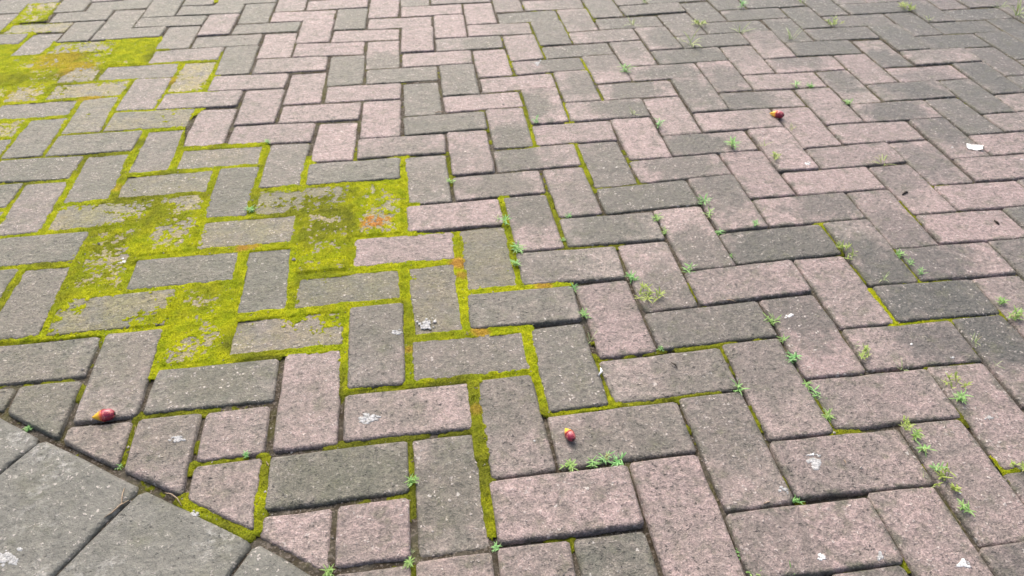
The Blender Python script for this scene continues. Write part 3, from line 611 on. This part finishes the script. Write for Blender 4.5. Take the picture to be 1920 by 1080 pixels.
DRY = [(703, 416, .026, .95), (690, 421, .018, .85), (720, 411, .018, .85), (858, 492, .018, .75), (866, 515, .013, .5), (1018, 535, .018, .55), (1030, 600, .02, .55), (898, 620, .018, .6), (455, 464, .016, .65), (475, 461, .013, .5), (215, 352, .02, .3),
       (110, 112, .08, .32), (145, 128, .06, .38), (175, 180, .04, .42), (40, 178, .05, .2), (325, 150, .03, .3), (767, 655, .010, .4), (893, 768, .014, .3)]
dry = np.zeros(XX.shape, np.float32)
for u, v, r, am in DRY:
    p_ = G(u, v); dry = np.maximum(dry, am * sstep(1.25, 0.5, np.hypot(XX - p_[0], YY - p_[1]) / r + (jn2 - 0.5) * 0.9))
tint = np.clip(sstep(0.45, 0.75, fbm(XX, YY, 9, 77, 4)) * 0.75 + (1 - fill) * 0.5 * (patch <= 0) + 0.3 * sstep(0.5, 0.8, jn2) + 0.70 * sstep(1.17, 0.75, COV) * (patch <= 0), 0, 1)
mh = np.clip(np.maximum(fill * (D > -0.004), sstep(-0.1, 0.5, patch)), 0.25, 1)[used]; MV = np.c_[XX[used], YY[used], H[used]]; mt, md = tint[used], dry[used]
# leafy shoots standing on the cushions
dist = np.linalg.norm(MV - CAM, axis=1)
prob = np.clip(1.5 - dist * 0.42, 0.35, 1.2)
reps = RNG.poisson(prob * 1.3); bi = np.repeat(np.arange(len(MV)), reps); nb = len(bi)
bp = MV[bi] + np.c_[RNG.uniform(-CELL / 2, CELL / 2, (nb, 2)), np.full(nb, -0.0006)]
th = RNG.uniform(0, 2 * np.pi, nb); ln = RNG.uniform(0.0015, 0.0036, nb) * mh[bi]; tl = RNG.uniform(0.2, 1.1, nb); wd = RNG.uniform(0.0004, 0.0008, nb)
dx_, dy_ = np.cos(th), np.sin(th); tip = bp + np.c_[dx_ * np.sin(tl) * ln, dy_ * np.sin(tl) * ln, np.cos(tl) * ln]
e1 = bp + np.c_[-dy_ * wd, dx_ * wd, np.zeros(nb)]; e2 = bp - np.c_[-dy_ * wd, dx_ * wd, np.zeros(nb)]
nV = len(MV); BV = np.stack([e1, e2, tip], 1).reshape(-1, 3)
T1 = np.concatenate([F4[:, [0, 1, 2]], F4[:, [0, 2, 3]], nV + np.arange(3 * nb).reshape(-1, 3)])
jt = np.clip(np.repeat(mt[bi], 3) + np.repeat(RNG.uniform(-0.35, 0.45, nb), 3), 0, 1)
moss = link('moss', mesh_np('moss', np.r_[MV, BV], T1, M_MOSS, True, {'tint': np.r_[mt, jt], 'dry': np.r_[md, np.repeat(md[bi], 3)]}))
tag(moss, 'yellow green moss filling the joints and creeping over bricks', 'moss', kind='stuff')
print('moss verts', nV, 'shoots', nb)

# ------------------------------------------------------------------ loose grit
ng = 5200
cand = RNG.uniform((X0 + .3, Y0 + .1), (X1 - .2, Y1 - .3), (60000, 2)); ii = ((cand[:, 0] - X0) / CELL).astype(int); jj = ((cand[:, 1] - Y0) / CELL).astype(int)
dj = D[jj, ii]; keep = np.where((dj > -0.001), RNG.random(len(cand)) < 0.75, RNG.random(len(cand)) < 0.035); keep &= H[jj, ii] < 0.002
cand, dj, ii, jj = cand[keep][:ng], dj[keep][:ng], ii[keep][:ng], jj[keep][:ng]
zb = np.where(dj > -0.003, np.maximum(np.where(mask[jj, ii], H[jj, ii], -0.02), np.minimum(soil_h, -0.0022)[jj, ii]), ZB[jj, ii] + 0.0004)
octv = np.array([(1, 0, 0), (-1, 0, 0), (0, 1, 0), (0, -1, 0), (0, 0, 1), (0, 0, -1)], float)
octf = np.array([(0, 2, 4), (2, 1, 4), (1, 3, 4), (3, 0, 4), (2, 0, 5), (1, 2, 5), (3, 1, 5), (0, 3, 5)])
n_ = len(cand); rad = RNG.gamma(3, 0.00028, n_) + 0.0003; sh = RNG.uniform(0.6, 1.3, (n_, 6, 3)); rot_ = RNG.uniform(0, 6.28, n_)
gv = octv[None] * sh * rad[:, None, None]; cr, sr = np.cos(rot_)[:, None], np.sin(rot_)[:, None]
gv = np.stack([gv[..., 0] * cr - gv[..., 1] * sr, gv[..., 0] * sr + gv[..., 1] * cr, gv[..., 2] * 0.7], -1)
gv += np.c_[cand, zb + rad * 0.35][:, None]
gf = (octf[None] + 6 * np.arange(n_)[:, None, None]).reshape(-1, 3)
grit = link('grit', mesh_np('grit', gv.reshape(-1, 3), gf, M_GRIT, False)); tag(grit, 'fine pale grit and sand grains lying in joints and on bricks', 'grit', kind='stuff')

nd_ = 420; k_ = RNG.choice(np.nonzero(dj > -0.004)[0], nd_); dp = np.c_[cand[k_], zb[k_] + 0.001]; an = RNG.uniform(0, 6.28, nd_); dl = RNG.uniform(0.002, 0.006, nd_); dw = RNG.uniform(0.0003, 0.0007, nd_)
t1 = np.c_[np.cos(an) * dl, np.sin(an) * dl, RNG.normal(0, .0008, nd_)]; t2 = np.c_[-np.sin(an) * dw, np.cos(an) * dw, np.zeros(nd_)]; t3 = np.c_[np.zeros((nd_, 2)), dw * 1.4]
dv = np.stack([dp - t1 - t2, dp - t1 + t2, dp - t1 + t3, dp + t1 - t2, dp + t1 + t2, dp + t1 + t3], 1).reshape(-1, 3)
df = (np.array([(0, 1, 4, 3), (1, 2, 5, 4), (2, 0, 3, 5)])[None] + 6 * np.arange(nd_)[:, None, None]).reshape(-1, 4)
fib = link('plant_debris', mesh_np('plant_debris', dv, df, M_STRAW, False)); tag(fib, 'tiny dry plant fibres and crumbs lying in the joints', 'debris', kind='stuff')

# ------------------------------------------------------------------ surface height for things that stand on the paving
def surf(p):
    i, j = int((p[0] - X0) / CELL), int((p[1] - Y0) / CELL)
    i, j = min(max(i, 0), nxg - 1), min(max(j, 0), nyg - 1)
    if mask[j, i]: return float(H[j, i])
    return float(ZB[j, i]) if D[j, i] < -0.004 else float(soil_h[j, i])

def weed_mesh(kind, size, seed):
    """a small plant: stems with pairs of narrow leaves, or a sheaf of blades; size in metres across"""
    rg = np.random.default_rng(seed); V, F = [], []
    def leaf(p, az, el, l, w_, droop):
        n_ = 5; b = len(V); p = np.array(p, float); d = np.array([math.cos(az) * math.cos(el), math.sin(az) * math.cos(el), math.sin(el)])
        side = np.array([-math.sin(az), math.cos(az), 0]); q = p.copy()
        for k in range(n_):
            t = k / (n_ - 1); ww = w_ * (math.sin(math.pi * min(0.98, 0.12 + 0.86 * t)) ** 0.8); up = np.cross(d, side)
            V.append(q - side * ww / 2 - up * ww * 0.18); V.append(q + up * ww * 0.02); V.append(q + side * ww / 2 - up * ww * 0.18)
            q = q + d * l / (n_ - 1); d = d - np.array([0, 0, droop / n_]); d /= np.linalg.norm(d)
        for k in range(n_ - 1):
            a_ = b + 3 * k; F.append((a_, a_ + 1, a_ + 4, a_ + 3)); F.append((a_ + 1, a_ + 2, a_ + 5, a_ + 4))
    def stem(p, q, r):
        b = len(V); p, q = np.array(p, float), np.array(q, float)
        for c_ in (p, q):
            for k in range(3): V.append(c_ + r * np.array([math.cos(2.1 * k), math.sin(2.1 * k), 0]))
        for k in range(3): j = (k + 1) % 3; F.append((b + k, b + j, b + 3 + j, b + 3 + k))
    if kind == 's':
        for st in range(int(rg.integers(2, 6))):
            az = rg.uniform(0, 6.28); r0 = size * rg.uniform(0, 0.28); base = (math.cos(az) * r0 * .4, math.sin(az) * r0 * .4, 0); top = (math.cos(az) * r0, math.sin(az) * r0, size * rg.uniform(.12, .42))
            stem(base, top, size * 0.018); a0 = rg.uniform(0, 6.28)
            for k in range(int(rg.integers(4, 7))): leaf(top, a0 + k * 2.4 + rg.normal(0, .25), rg.uniform(0.05, 0.9), size * rg.uniform(.26, .55), size * rg.uniform(.05, .085), rg.uniform(0.3, 1.1))
            mid = np.array(base) * .5 + np.array(top) * .5
            for k in range(2): leaf(mid, a0 + k * 3.1 + .6, rg.uniform(0, .5), size * rg.uniform(.22, .38), size * rg.uniform(.06, .09), .6)
    elif kind == 't':
        for st in range(9):
            az = rg.uniform(0, 6.28); r0 = size * .42 * math.sqrt(rg.random()); top = (math.cos(az) * r0, math.sin(az) * r0, size * rg.uniform(.08, .28)); stem((top[0] * .5, top[1] * .5, 0), top, size * .012)
            for k in range(6): leaf(top, rg.uniform(0, 6.28), rg.uniform(0.1, 1.1), size * rg.uniform(.16, .28), size * rg.uniform(.035, .055), rg.uniform(.2, 1))
    else:
        for st in range(int(rg.integers(6, 10))): leaf((rg.normal(0, size * .05), rg.normal(0, size * .05), 0), rg.uniform(0, 6.28), rg.uniform(.35, 1.3), size * rg.uniform(.4, .75), size * rg.uniform(.03, .05), rg.uniform(.4, 1.5))
    me = bpy.data.meshes.new('weed'); me.from_pydata([tuple(v) for v in V], [], F); me.polygons.foreach_set('use_smooth', [True] * len(F)); me.update(); me.materials.append(M_LEAF[kind]); return me
# photo x, y, width in pixels, kind, label
WEEDS = """770 902 30 s|bright green star-shaped weed in the mossy joint below the photo's centre left, alone
1068 872 34 s|leafy green weed directly below the pink fruit, leftmost of that cluster
1110 864 30 s|green weed sprig below and right of the pink fruit, second of the cluster
1136 860 30 s|green weed sprig below and right of the pink fruit, third of the cluster
1162 863 32 s|rightmost green weed of the cluster below the pink fruit
932 1022 24 s|small pale sprig at the near end of the thick vertical moss joint
945 898 20 g|thin pale sprig beside the thick moss joint, left of the pink fruit's weeds
772 1032 18 g|tiny whitish green sprig in the dark joint near the bottom edge, left of centre
768 1056 26 s|small green sprig touching the bottom rows, below the tiny whitish one
462 854 20 s|tiny two-leaved green seedling where mossy joints cross near the edging slabs
53 799 16 s|tiny green seedling against the edging slabs at the far left
222 873 14 s|tiny green seedling against the edging slabs, below the orange-red fruit
614 1072 28 s|three-leaved green seedling at the tip of the edging slabs on the bottom edge
948 422 30 s|bluish green weed right of the pale pink brick, in the moss joint at centre
934 412 22 g|pale wispy sprig just left of the bluish green weed at centre
970 470 32 s|green weed in the central moss joint, second below the pale pink brick
967 498 24 s|small green weed in the central moss joint, third below the pale pink brick
1067 404 18 s|tiny pale green sprig at the corner above the grey brick, right of centre
1056 450 14 s|tiny sprig at the near corner of the half dark, half pink brick
1075 540 24 s|green sprig at the right end of an orange-brown mossy joint
1097 592 26 s|green sprig at the top of a joint that holds one long blade
1107 632 34 g|long slim grass blades lying along a joint right of centre
1186 521 28 s|small green sprig just above the large yellow green tuft
1213 558 54 t|largest bushy yellow green tuft, right of the photo's centre
1241 653 16 s|tiny green sprig in a joint below the large yellow green tuft
1237 408 26 s|green sprig at the right end of a dark brick, upper one of two
1246 433 18 s|tiny green sprig at the right end of a dark brick, lower one of two
1318 378 34 s|bushy bright green weed in the right joint, topmost of a row of three
1331 401 30 s|bright green weed in the right joint, middle of a row of three
1348 432 24 s|small bright green weed in the right joint, lowest of a row of three
1293 505 36 s|bright green weed spreading over the corner of a pink brick right of centre
1416 372 20 g|pale wispy sprig at a corner above a half-stained brick, upper right
1427 397 20 g|pale wispy sprig in the slanting joint left of a half-stained brick, upper right
1415 424 18 s|small pale sprig on the near edge of a pink brick above the black stained one
1372 478 14 s|tiny yellow green seedling at the left end of the black stained brick
1584 474 38 t|pale yellow green tuft left of the long dark-stained vertical brick
1657 525 26 g|pale thin sprig below the long dark-stained vertical brick
1689 480 22 s|small green sprig in the moss joint right of the long dark-stained brick, upper
1706 497 22 s|small green sprig in the moss joint right of the long dark-stained brick, middle
1724 514 18 s|tiny green sprig in the moss joint right of the long dark-stained brick, lowest
1449 600 30 s|green weed at the left of the white-chipped pink brick, beside its dark top
1465 636 26 s|green weed in the long weedy joint, second from its far end
1486 671 30 s|green weed in the long weedy joint, third from its far end
1498 694 20 g|small thin sprig in the long weedy joint, fourth from its far end
1514 716 26 s|green weed in the long weedy joint, fifth from its far end
1532 738 28 s|green weed in the long weedy joint, sixth from its far end
1552 782 28 s|green weed at the near end of the long weedy joint
1387 726 36 s|bright green weed at the top of a dark near brick, right of centre
1595 642 34 g|grassy weed above the larger tuft between two right-hand bricks
1618 668 36 t|yellow green tuft at the left end of the brick with white specks
1609 696 24 g|small grassy weed at the near left corner of the brick with white specks
1694 687 34 g|arching pale grass blades on the near edge of the brick with white specks
1827 643 28 g|pale grassy weed near the right edge, below the darkest brick
1877 569 20 s|bluish green sprig at the right end of the darkest brick
1900 596 28 s|bluish green weed at the right photo edge, beyond the darkest brick
1868 686 20 g|tiny dry-looking sprig near the right edge, at a brick corner
1793 722 34 t|pale yellow green tuft in the right joint, above a small green sprig
1802 750 28 s|small green sprig directly below a pale tuft, near the right edge
1703 803 34 t|green weed at the far end of the weedy joint beside the big white dropping's brick
1713 820 28 s|green weed, second from the far end beside the dropping-marked brick
1728 843 30 s|green weed, third from the far end beside the dropping-marked brick
1752 882 30 s|green weed, fourth from the far end beside the dropping-marked brick
1776 908 50 t|bushiest yellow green tuft at the near right, at a brick corner
1738 908 34 g|grassy weed just left of the bushiest near right tuft
1803 956 30 s|small green sprig below the bushiest near right tuft
1493 936 20 s|tiny green sprig between a blue-white dropping and the brick below it
1391 1036 22 s|small green sprig in the dark joint near the bottom edge, right half
1411 1076 40 s|green weed cut by the bottom edge, left one of a pair
1482 1076 30 s|green weed cut by the bottom edge, right one of a pair
1912 876 30 t|yellow green tuft cut by the right photo edge above the mossy corner
1373 276 34 s|bright green tuft on the far edge of a pink brick, upper right
1432 276 26 g|pale grassy sprig right of the bright green upper right tuft
1449 299 28 t|pale yellow green sprig in a slanting joint, below the upper right tuft
1484 241 22 g|pale sprig below the distant red fruit
1590 193 20 s|bright green sprig at a brick corner, far right of the distant red fruit
1655 306 44 g|flat pale grass spreading along a joint left of the white paper scrap
1493 164 26 s|small pale green sprig in a joint above the distant red fruit
1521 163 16 s|tiny pale sprig, right of another, in the joint above the distant red fruit
1230 236 28 s|bluish green weed in a far joint, right of the photo's top centre
1188 215 24 g|pale thin sprig on the near edge of a brick, top centre right
1174 135 30 s|bluish green weed in a far joint, above others at top centre right
1185 46 28 g|pale grassy sprig near the top edge, right of the greenest top joints
1208 6 24 g|pale grass blades cut by the top edge, right of centre
1005 230 20 s|tiny green sprig at the near end of a moss joint, top centre
846 340 26 s|small green weed in the vertical joint left of a half-stained brick, upper centre
503 268 14 s|tiny whitish green sprig on the edge of a pale pink brick, upper left
472 395 22 s|small bluish green sprig in the thick moss joint, upper left of centre
1313 46 30 t|bright yellow green tuft in the far rows, right of top centre
1389 14 24 s|small bright green tuft near the top edge, right half
1388 60 36 g|wispy pale grass on a far brick edge, right half of the top
1295 85 50 g|tall pale wispy grass in the far rows, leftmost of the tall ones
1484 73 40 g|low pale grass along a far joint, above the dark top right bricks
1505 6 40 g|tall pale grass blades cut by the top edge, right half
1564 46 26 t|yellow green tuft alone in the far right rows
1702 18 30 t|yellow green tuft by the top edge at far right
1740 38 20 g|small pale sprig below the far right top tuft
1875 15 24 g|pale sprig by the top edge near the top right corner
1906 30 44 g|widest pale grass tuft in the top right corner"""
for k, ln_ in enumerate(WEEDS.split('\n')):
    q, lab = ln_.split('|'); u, v, wpx, kd = q.split(); p_ = G(float(u), float(v)); size = float(wpx) / px_per_m(p_) * 1.08
    o = link('weed', weed_mesh(kd, size, 900 + k), None, (p_[0], p_[1], surf(p_) - 0.001)); tag(o, lab, 'weed', 'weeds growing in the joints')

# ------------------------------------------------------------------ fallen fruit
def fruit_mats():
    N = NT('fruit_skin'); oc = N.n('ShaderNodeTexCoord').outputs['Object']; P = N.pos(); n = N.noise(P, 260, 4, .6); n2 = N.noise(P, 700, 3)
    lo = N.n('ShaderNodeSeparateXYZ'); N.set(lo.inputs[0], oc)
    f = N.math('ADD', lo.outputs[0], N.math('MULTIPLY', N.math('SUBTRACT', n, .5), .008))
    col = N.mix(N.ramp(f, -0.004, 0.007), (0.30, 0.014, 0.045), (0.68, 0.08, 0.13))
    col = N.mix(N.math('MULTIPLY', N.ramp(n, .56, .66), .5), col, (0.06, 0.008, 0.012))
    col = N.mix(N.math('MULTIPLY', N.ramp(N.noise(P, 150, 3, .6), .52, .62), .6), col, (0.80, 0.30, 0.22))
    N.b.inputs['Coat Weight'].default_value = 0.5; N.b.inputs['Coat Roughness'].default_value = 0.12
    skin = N.bsdf(col, 0.4, 0.5, N.bump(n2, .0005, .6))
    K = NT('fruit_calyx'); oc = K.n('ShaderNodeTexCoord').outputs['Object']; lo = K.n('ShaderNodeSeparateXYZ'); K.set(lo.inputs[0], oc); n = K.noise(K.pos(), 300, 3)
    f = K.math('ADD', lo.outputs[0], K.math('MULTIPLY', K.math('SUBTRACT', n, .5), .006))
    col = K.mix(K.ramp(f, 0.001, 0.009), (0.66, 0.10, 0.06), (0.86, 0.52, 0.03))
    return skin, K.bsdf(col, 0.35, 0.5)
M_SKIN, M_CAL = fruit_mats()
def lathe(prof, n, mat, name, wob=0.0, seed=0):
    rg = np.random.default_rng(seed); V, F = [], []
    for i, (x, r) in enumerate(prof):
        for k in range(n):
            a_ = 2 * math.pi * k / n; rr = r * (1 + wob * math.sin(3 * a_ + seed) + rg.normal(0, .012)); V.append((x, rr * math.cos(a_), rr * math.sin(a_)))
    for i in range(len(prof) - 1):
        for k in range(n): j = (k + 1) % n; F.append((i * n + k, (i + 1) * n + k, (i + 1) * n + j, i * n + j))
    me = bpy.data.meshes.new(name); me.from_pydata(V, [], F); me.polygons.foreach_set('use_smooth', [True] * len(F)); me.update(); me.materials.append(mat); return me
def fruit(u, v, length_px, head_px, label, seed):
    """egg-shaped fruit lying on its side; head_px: photo direction in which the yellow tip points"""
    p_ = G(u, v); q_ = G(u + head_px[0], v + head_px[1]); az = math.atan2(*(q_ - p_)[::-1]); s_ = length_px / px_per_m(p_) / 0.033
    root = bpy.data.objects.new('palm_fruit', None); C.objects.link(root); root.location = (p_[0], p_[1], max(surf(p_), -0.001) + 0.0082 * s_); root.rotation_euler = (0.3 * seed, 0.10, az); root.scale = (s_,) * 3
    body = link('flesh', lathe([(-0.0140, 0.0006), (-0.0136, 0.0030), (-0.0118, 0.0056), (-0.008, 0.0079), (-0.003, 0.0086), (0.002, 0.0080), (0.007, 0.0062), (0.011, 0.0038), (0.015, 0.0014)], 20, M_SKIN, 'flesh', .02, seed), root)
    for k in range(3):      # three overlapping sepals around the tip
        V, F = [], []; a0 = k * 2.094 + .4
        for i in range(6):
            t = i / 5; x = 0.0005 + 0.0175 * t; r = 0.0086 * (1 - t ** 1.35 * .95) + 0.0003; half = 1.15 * (1 - t * .35)
            for j in range(6): b_ = a0 + (j / 5 - .5) * 2 * half; x2 = x + (0.0026 * (1 - abs(j / 5 - .5) * 2) - 0.002) * (-1 if i == 0 else 0); rr = r + 0.0004 * math.cos((j / 5 - .5) * 3); V.append((x2, rr * math.cos(b_), rr * math.sin(b_)))
        for i in range(5):
            for j in range(5): q = i * 6 + j; F.append((q, q + 1, q + 7, q + 6))
        me = bpy.data.meshes.new('sepal'); me.from_pydata(V, [], F); me.polygons.foreach_set('use_smooth', [True] * len(F)); me.update(); me.materials.append(M_CAL)
        so = link('sepal', me, root); md_ = so.modifiers.new('thick', 'SOLIDIFY'); md_.thickness = 0.0004
    st = link('stalk_scar', lathe([(-0.0150, 0.0005), (-0.0146, 0.0016), (-0.0136, 0.0024), (-0.0128, 0.0028)], 10, M_DARKBIT, 'stalk_scar', .1, seed), root)
    tag(root, label, 'fruit', 'fallen palm fruits'); return root
fruit(200, 785, 38, (-38, 4), 'fallen red fruit with orange-yellow tip near the edging slabs on the left', 1)
fruit(1068, 820, 34, (-16, -26), 'fallen pink-red fruit with pointed yellow tip on the brick near bottom centre', 2)
fruit(1457, 220, 25, (-24, -6), 'distant fallen red and orange fruit on a pink brick at upper right', 3)
# ------------------------------------------------------------------ bird droppings, lichen, scraps
def blob(u, v, wpx, hpx, mat, name, label, cat, group, seed, n=3, thick=0.0007):
    """a low crusty splat: several irregular overlapping pats"""
    rg = np.random.default_rng(seed); p_ = G(u, v); m_ = 1 / px_per_m(p_); ex = G(u + 1, v) - p_; ey = G(u, v + 1) - p_; V, F = [], []
    for q in range(n):
        cx, cy = (rg.normal(0, .24, 2) if q else (0, 0)); rr = (.5 if q == 0 else rg.uniform(.08, .40)); b = len(V); K_ = 16; wob = rg.uniform(.6, 1.2, K_)
        for ring, (f, z) in enumerate(((1, -0.0006), (.9, thick * .7), (.45, thick), )):
            for k in range(K_):
                a_ = 2 * math.pi * k / K_; r_ = rr * wob[k] * f * .5; g_ = ex * (cx + r_ * math.cos(a_)) * wpx + ey * (cy + r_ * math.sin(a_)) * hpx; V.append((g_[0], g_[1], z + rg.normal(0, thick * .15) + 0.00001 * q))
        for ring in range(2):
            for k in range(K_): j = (k + 1) % K_; F.append((b + ring * K_ + j, b + ring * K_ + k, b + (ring + 1) * K_ + k, b + (ring + 1) * K_ + j))
        F.append(tuple(b + 2 * K_ + k for k in range(K_))[::-1])
    me = bpy.data.meshes.new(name); me.from_pydata([tuple(map(float, v_)) for v_ in V], [], F); me.polygons.foreach_set('use_smooth', [True] * len(F)); me.update(); me.materials.append(mat)
    o = link(name, me, None, (p_[0], p_[1], max(surf(p_), -0.001) + 0.0004)); tag(o, label, cat, group); return o
DROPS = """1805 1058 34 20 W|large white dropping on the brick in the bottom right corner
1541 1046 22 16 W|round white dropping near the bottom edge, left of a bluish one
1649 1044 22 20 L|bluish white dropping near the bottom edge, second from the right
1603 1060 12 10 L|tiny white dropping on a brick's near edge between two larger ones at the bottom
1523 853 20 8 W|bright white spot on the grey smear of a brick, lower right
1530 868 44 30 L|pale grey smear under a bright white spot, lower right
1472 918 20 14 L|blue-white dropping at the corner of a brick, lower right
1480 593 16 10 W|white chip on the pink brick with a dark top, right of centre
1709 645 12 9 W|white speck on the dark half of a brick, right side
1787 670 12 9 L|pale grey speck at the right end of a half-dark brick
1512 308 16 7 W|white oval spot on a pink brick below the distant fruit
1007 119 14 10 L|ring-like white spot on a half-dark brick near the top
1002 827 7 7 W|tiny white pebble-like speck left of the pink fruit
233 490 18 9 W|small white fleck on the mossy brick at left
1785 277 6 4 W|tiny white fleck left of the paper scrap
1915 300 12 4 W|small white scrap-like fleck at the right edge below the paper scrap
1855 783 16 10 L|grey-white fleck on a dark spot near the right edge
1800 925 10 10 L|faint white fleck in the joint by the bushiest near right tuft"""
for k, l_ in enumerate(DROPS.split('\n')):
    q, lab = l_.split('|'); u, v, a_, b_, md_ = q.split()
    blob(float(u), float(v), float(a_), float(b_), M_DROP if md_ == 'W' else M_LICHEN, 'bird_dropping', lab, 'dropping', 'bird droppings', 40 + k, 10 if float(a_) > 12 else 3, 0.0003)
LICH = """747 626 28 16|white lichen crust on the right edge of a grey brick, left of centre
800 605 36 26|patchy white lichen on a mossy grey brick, just right of a smaller crust
365 965 28 18|white lichen crust on the far edge of the middle edging slab
15 1045 70 50|largest white lichen crust on the edging slab at the bottom left
335 826 40 18|faint white bloom on a cut brick beside the edging slabs
690 785 56 20|faint white bloom on the near edge of a pink brick, below left of centre"""
for k, l_ in enumerate(LICH.split('\n')):
    q, lab = l_.split('|'); u, v, a_, b_ = map(float, q.split())
    rg = np.random.default_rng(80 + k); root = None
    blob(u, v, a_ * .8, b_ * .8, M_LICHEN, 'lichen', lab, 'lichen', 'white lichen crusts', 80 + k, 22, 0.00025)
# paper scrap
p_ = G(1826, 278); V = []; F = []
for i in range(7):
    for j in range(4):
        g_ = G(1811 + 30 * i / 6 + (3 if j == 0 else 0) * (i > 3), 273 + 9.5 * j / 3 + (i - 3) * .5) - p_; V.append((g_[0], g_[1], 0.0015 + 0.004 * (i / 6 - .5) ** 2 * 4 * (0.4 + .6 * j / 3) + .001 * math.sin(i * 2.1 + j)))
for i in range(6):
    for j in range(3): q = i * 4 + j; F.append((q, q + 1, q + 5, q + 4))
me = bpy.data.meshes.new('paper_scrap'); me.from_pydata([tuple(map(float, v)) for v in V], [], F); me.update(); me.materials.append(M_PAPER)
o = link('paper_scrap', me, None, (p_[0], p_[1], max(surf(p_), -0.001))); md_ = o.modifiers.new('thick', 'SOLIDIFY'); md_.thickness = 0.0003; tag(o, 'small torn scrap of white paper on a pink brick at the right', 'paper')
# twigs and straws
def straw(pts, wpx, mat, name, label, cat, lift=0.0012):
    P3 = []
    for k, (u, v) in enumerate(pts):
        g_ = G(u, v); P3.append(np.array([g_[0], g_[1], max(surf(g_), -0.001) + lift + 0.002 * math.sin(math.pi * k / max(1, len(pts) - 1))]))
    c0 = P3[0].copy(); r = wpx / px_per_m(c0[:2]) / 2; V, F = [], []; n_ = len(P3)
    for k, q in enumerate(P3):
        d_ = P3[min(k + 1, n_ - 1)] - P3[max(k - 1, 0)]; d_ /= np.linalg.norm(d_); s_ = np.cross(d_, (0, 0, 1)); s_ /= np.linalg.norm(s_); u_ = np.cross(s_, d_); rr = r * (1 if 0 < k < n_ - 1 else .45)
        for j in range(5): a_ = j * 1.2566; V.append(tuple(map(float, q - c0 + (s_ * math.cos(a_) + u_ * math.sin(a_)) * rr)))
    for k in range(n_ - 1):
        for j in range(5): i2 = (j + 1) % 5; F.append((k * 5 + j, k * 5 + i2, k * 5 + 5 + i2, k * 5 + 5 + j))
    F += [tuple(range(5))[::-1], tuple((n_ - 1) * 5 + j for j in range(5))]
    me = bpy.data.meshes.new(name); me.from_pydata(V, [], F); me.polygons.foreach_set('use_smooth', [True] * len(F)); me.update(); me.materials.append(mat)
    o = link(name, me, None, tuple(map(float, c0))); tag(o, label, cat); return o
straw([(309, 924), (322, 928), (333, 936), (341, 949)], 2.2, M_STRAW, 'dry_straw', 'pale curved straw across the far edge of the middle edging slab', 'straw')
straw([(234, 917), (231, 930), (229, 945), (219, 956)], 2.0, M_STRAW, 'dry_straw', 'upright thin dry straw at the joint between two edging slabs', 'straw')
straw([(242, 938), (225, 949), (210, 963), (196, 972)], 2.4, M_STRAW, 'dry_straw', 'tangled dry straw lying in the joint between two edging slabs', 'straw')
straw([(1126, 690), (1128, 698), (1122, 706)], 5, M_PAPER, 'leaf_sliver', 'pale whitish leaf sliver in the joint below the long slim grass blades', 'leaf')
straw([(1258, 680), (1265, 685), (1270, 691)], 3.5, M_DARKBIT, 'dark_twig', 'short curved black twig on a grey brick right of centre', 'twig')
straw([(1692, 366), (1697, 362), (1702, 361)], 4.5, M_DARKBIT, 'dark_twig', 'short black twig on a pink brick in the upper right', 'twig')
straw([(1864, 414), (1868, 419), (1873, 422)], 4, M_DARKBIT, 'dark_twig', 'small dark twig on a clean pink brick near the right edge', 'twig')
straw([(1361, 562), (1370, 564), (1380, 566)], 2.5, M_STRAW, 'dry_straw', 'tiny brown straw on the near edge of a pink brick right of centre', 'straw')
straw([(1432, 945), (1438, 943), (1444, 941)], 2.5, M_STRAW, 'dry_straw', 'tiny pale straw at a near brick corner, left of a blue-white dropping', 'straw')
straw([(1582, 863), (1584, 868), (1586, 873)], 2, M_STRAW, 'dry_straw', 'tiny straw fleck right of the pale grey smear', 'straw')
straw([(816, 211), (824, 211), (831, 210)], 2.5, M_STRAW, 'dry_straw', 'pale straw at the near corner of a grey brick near the top', 'straw')
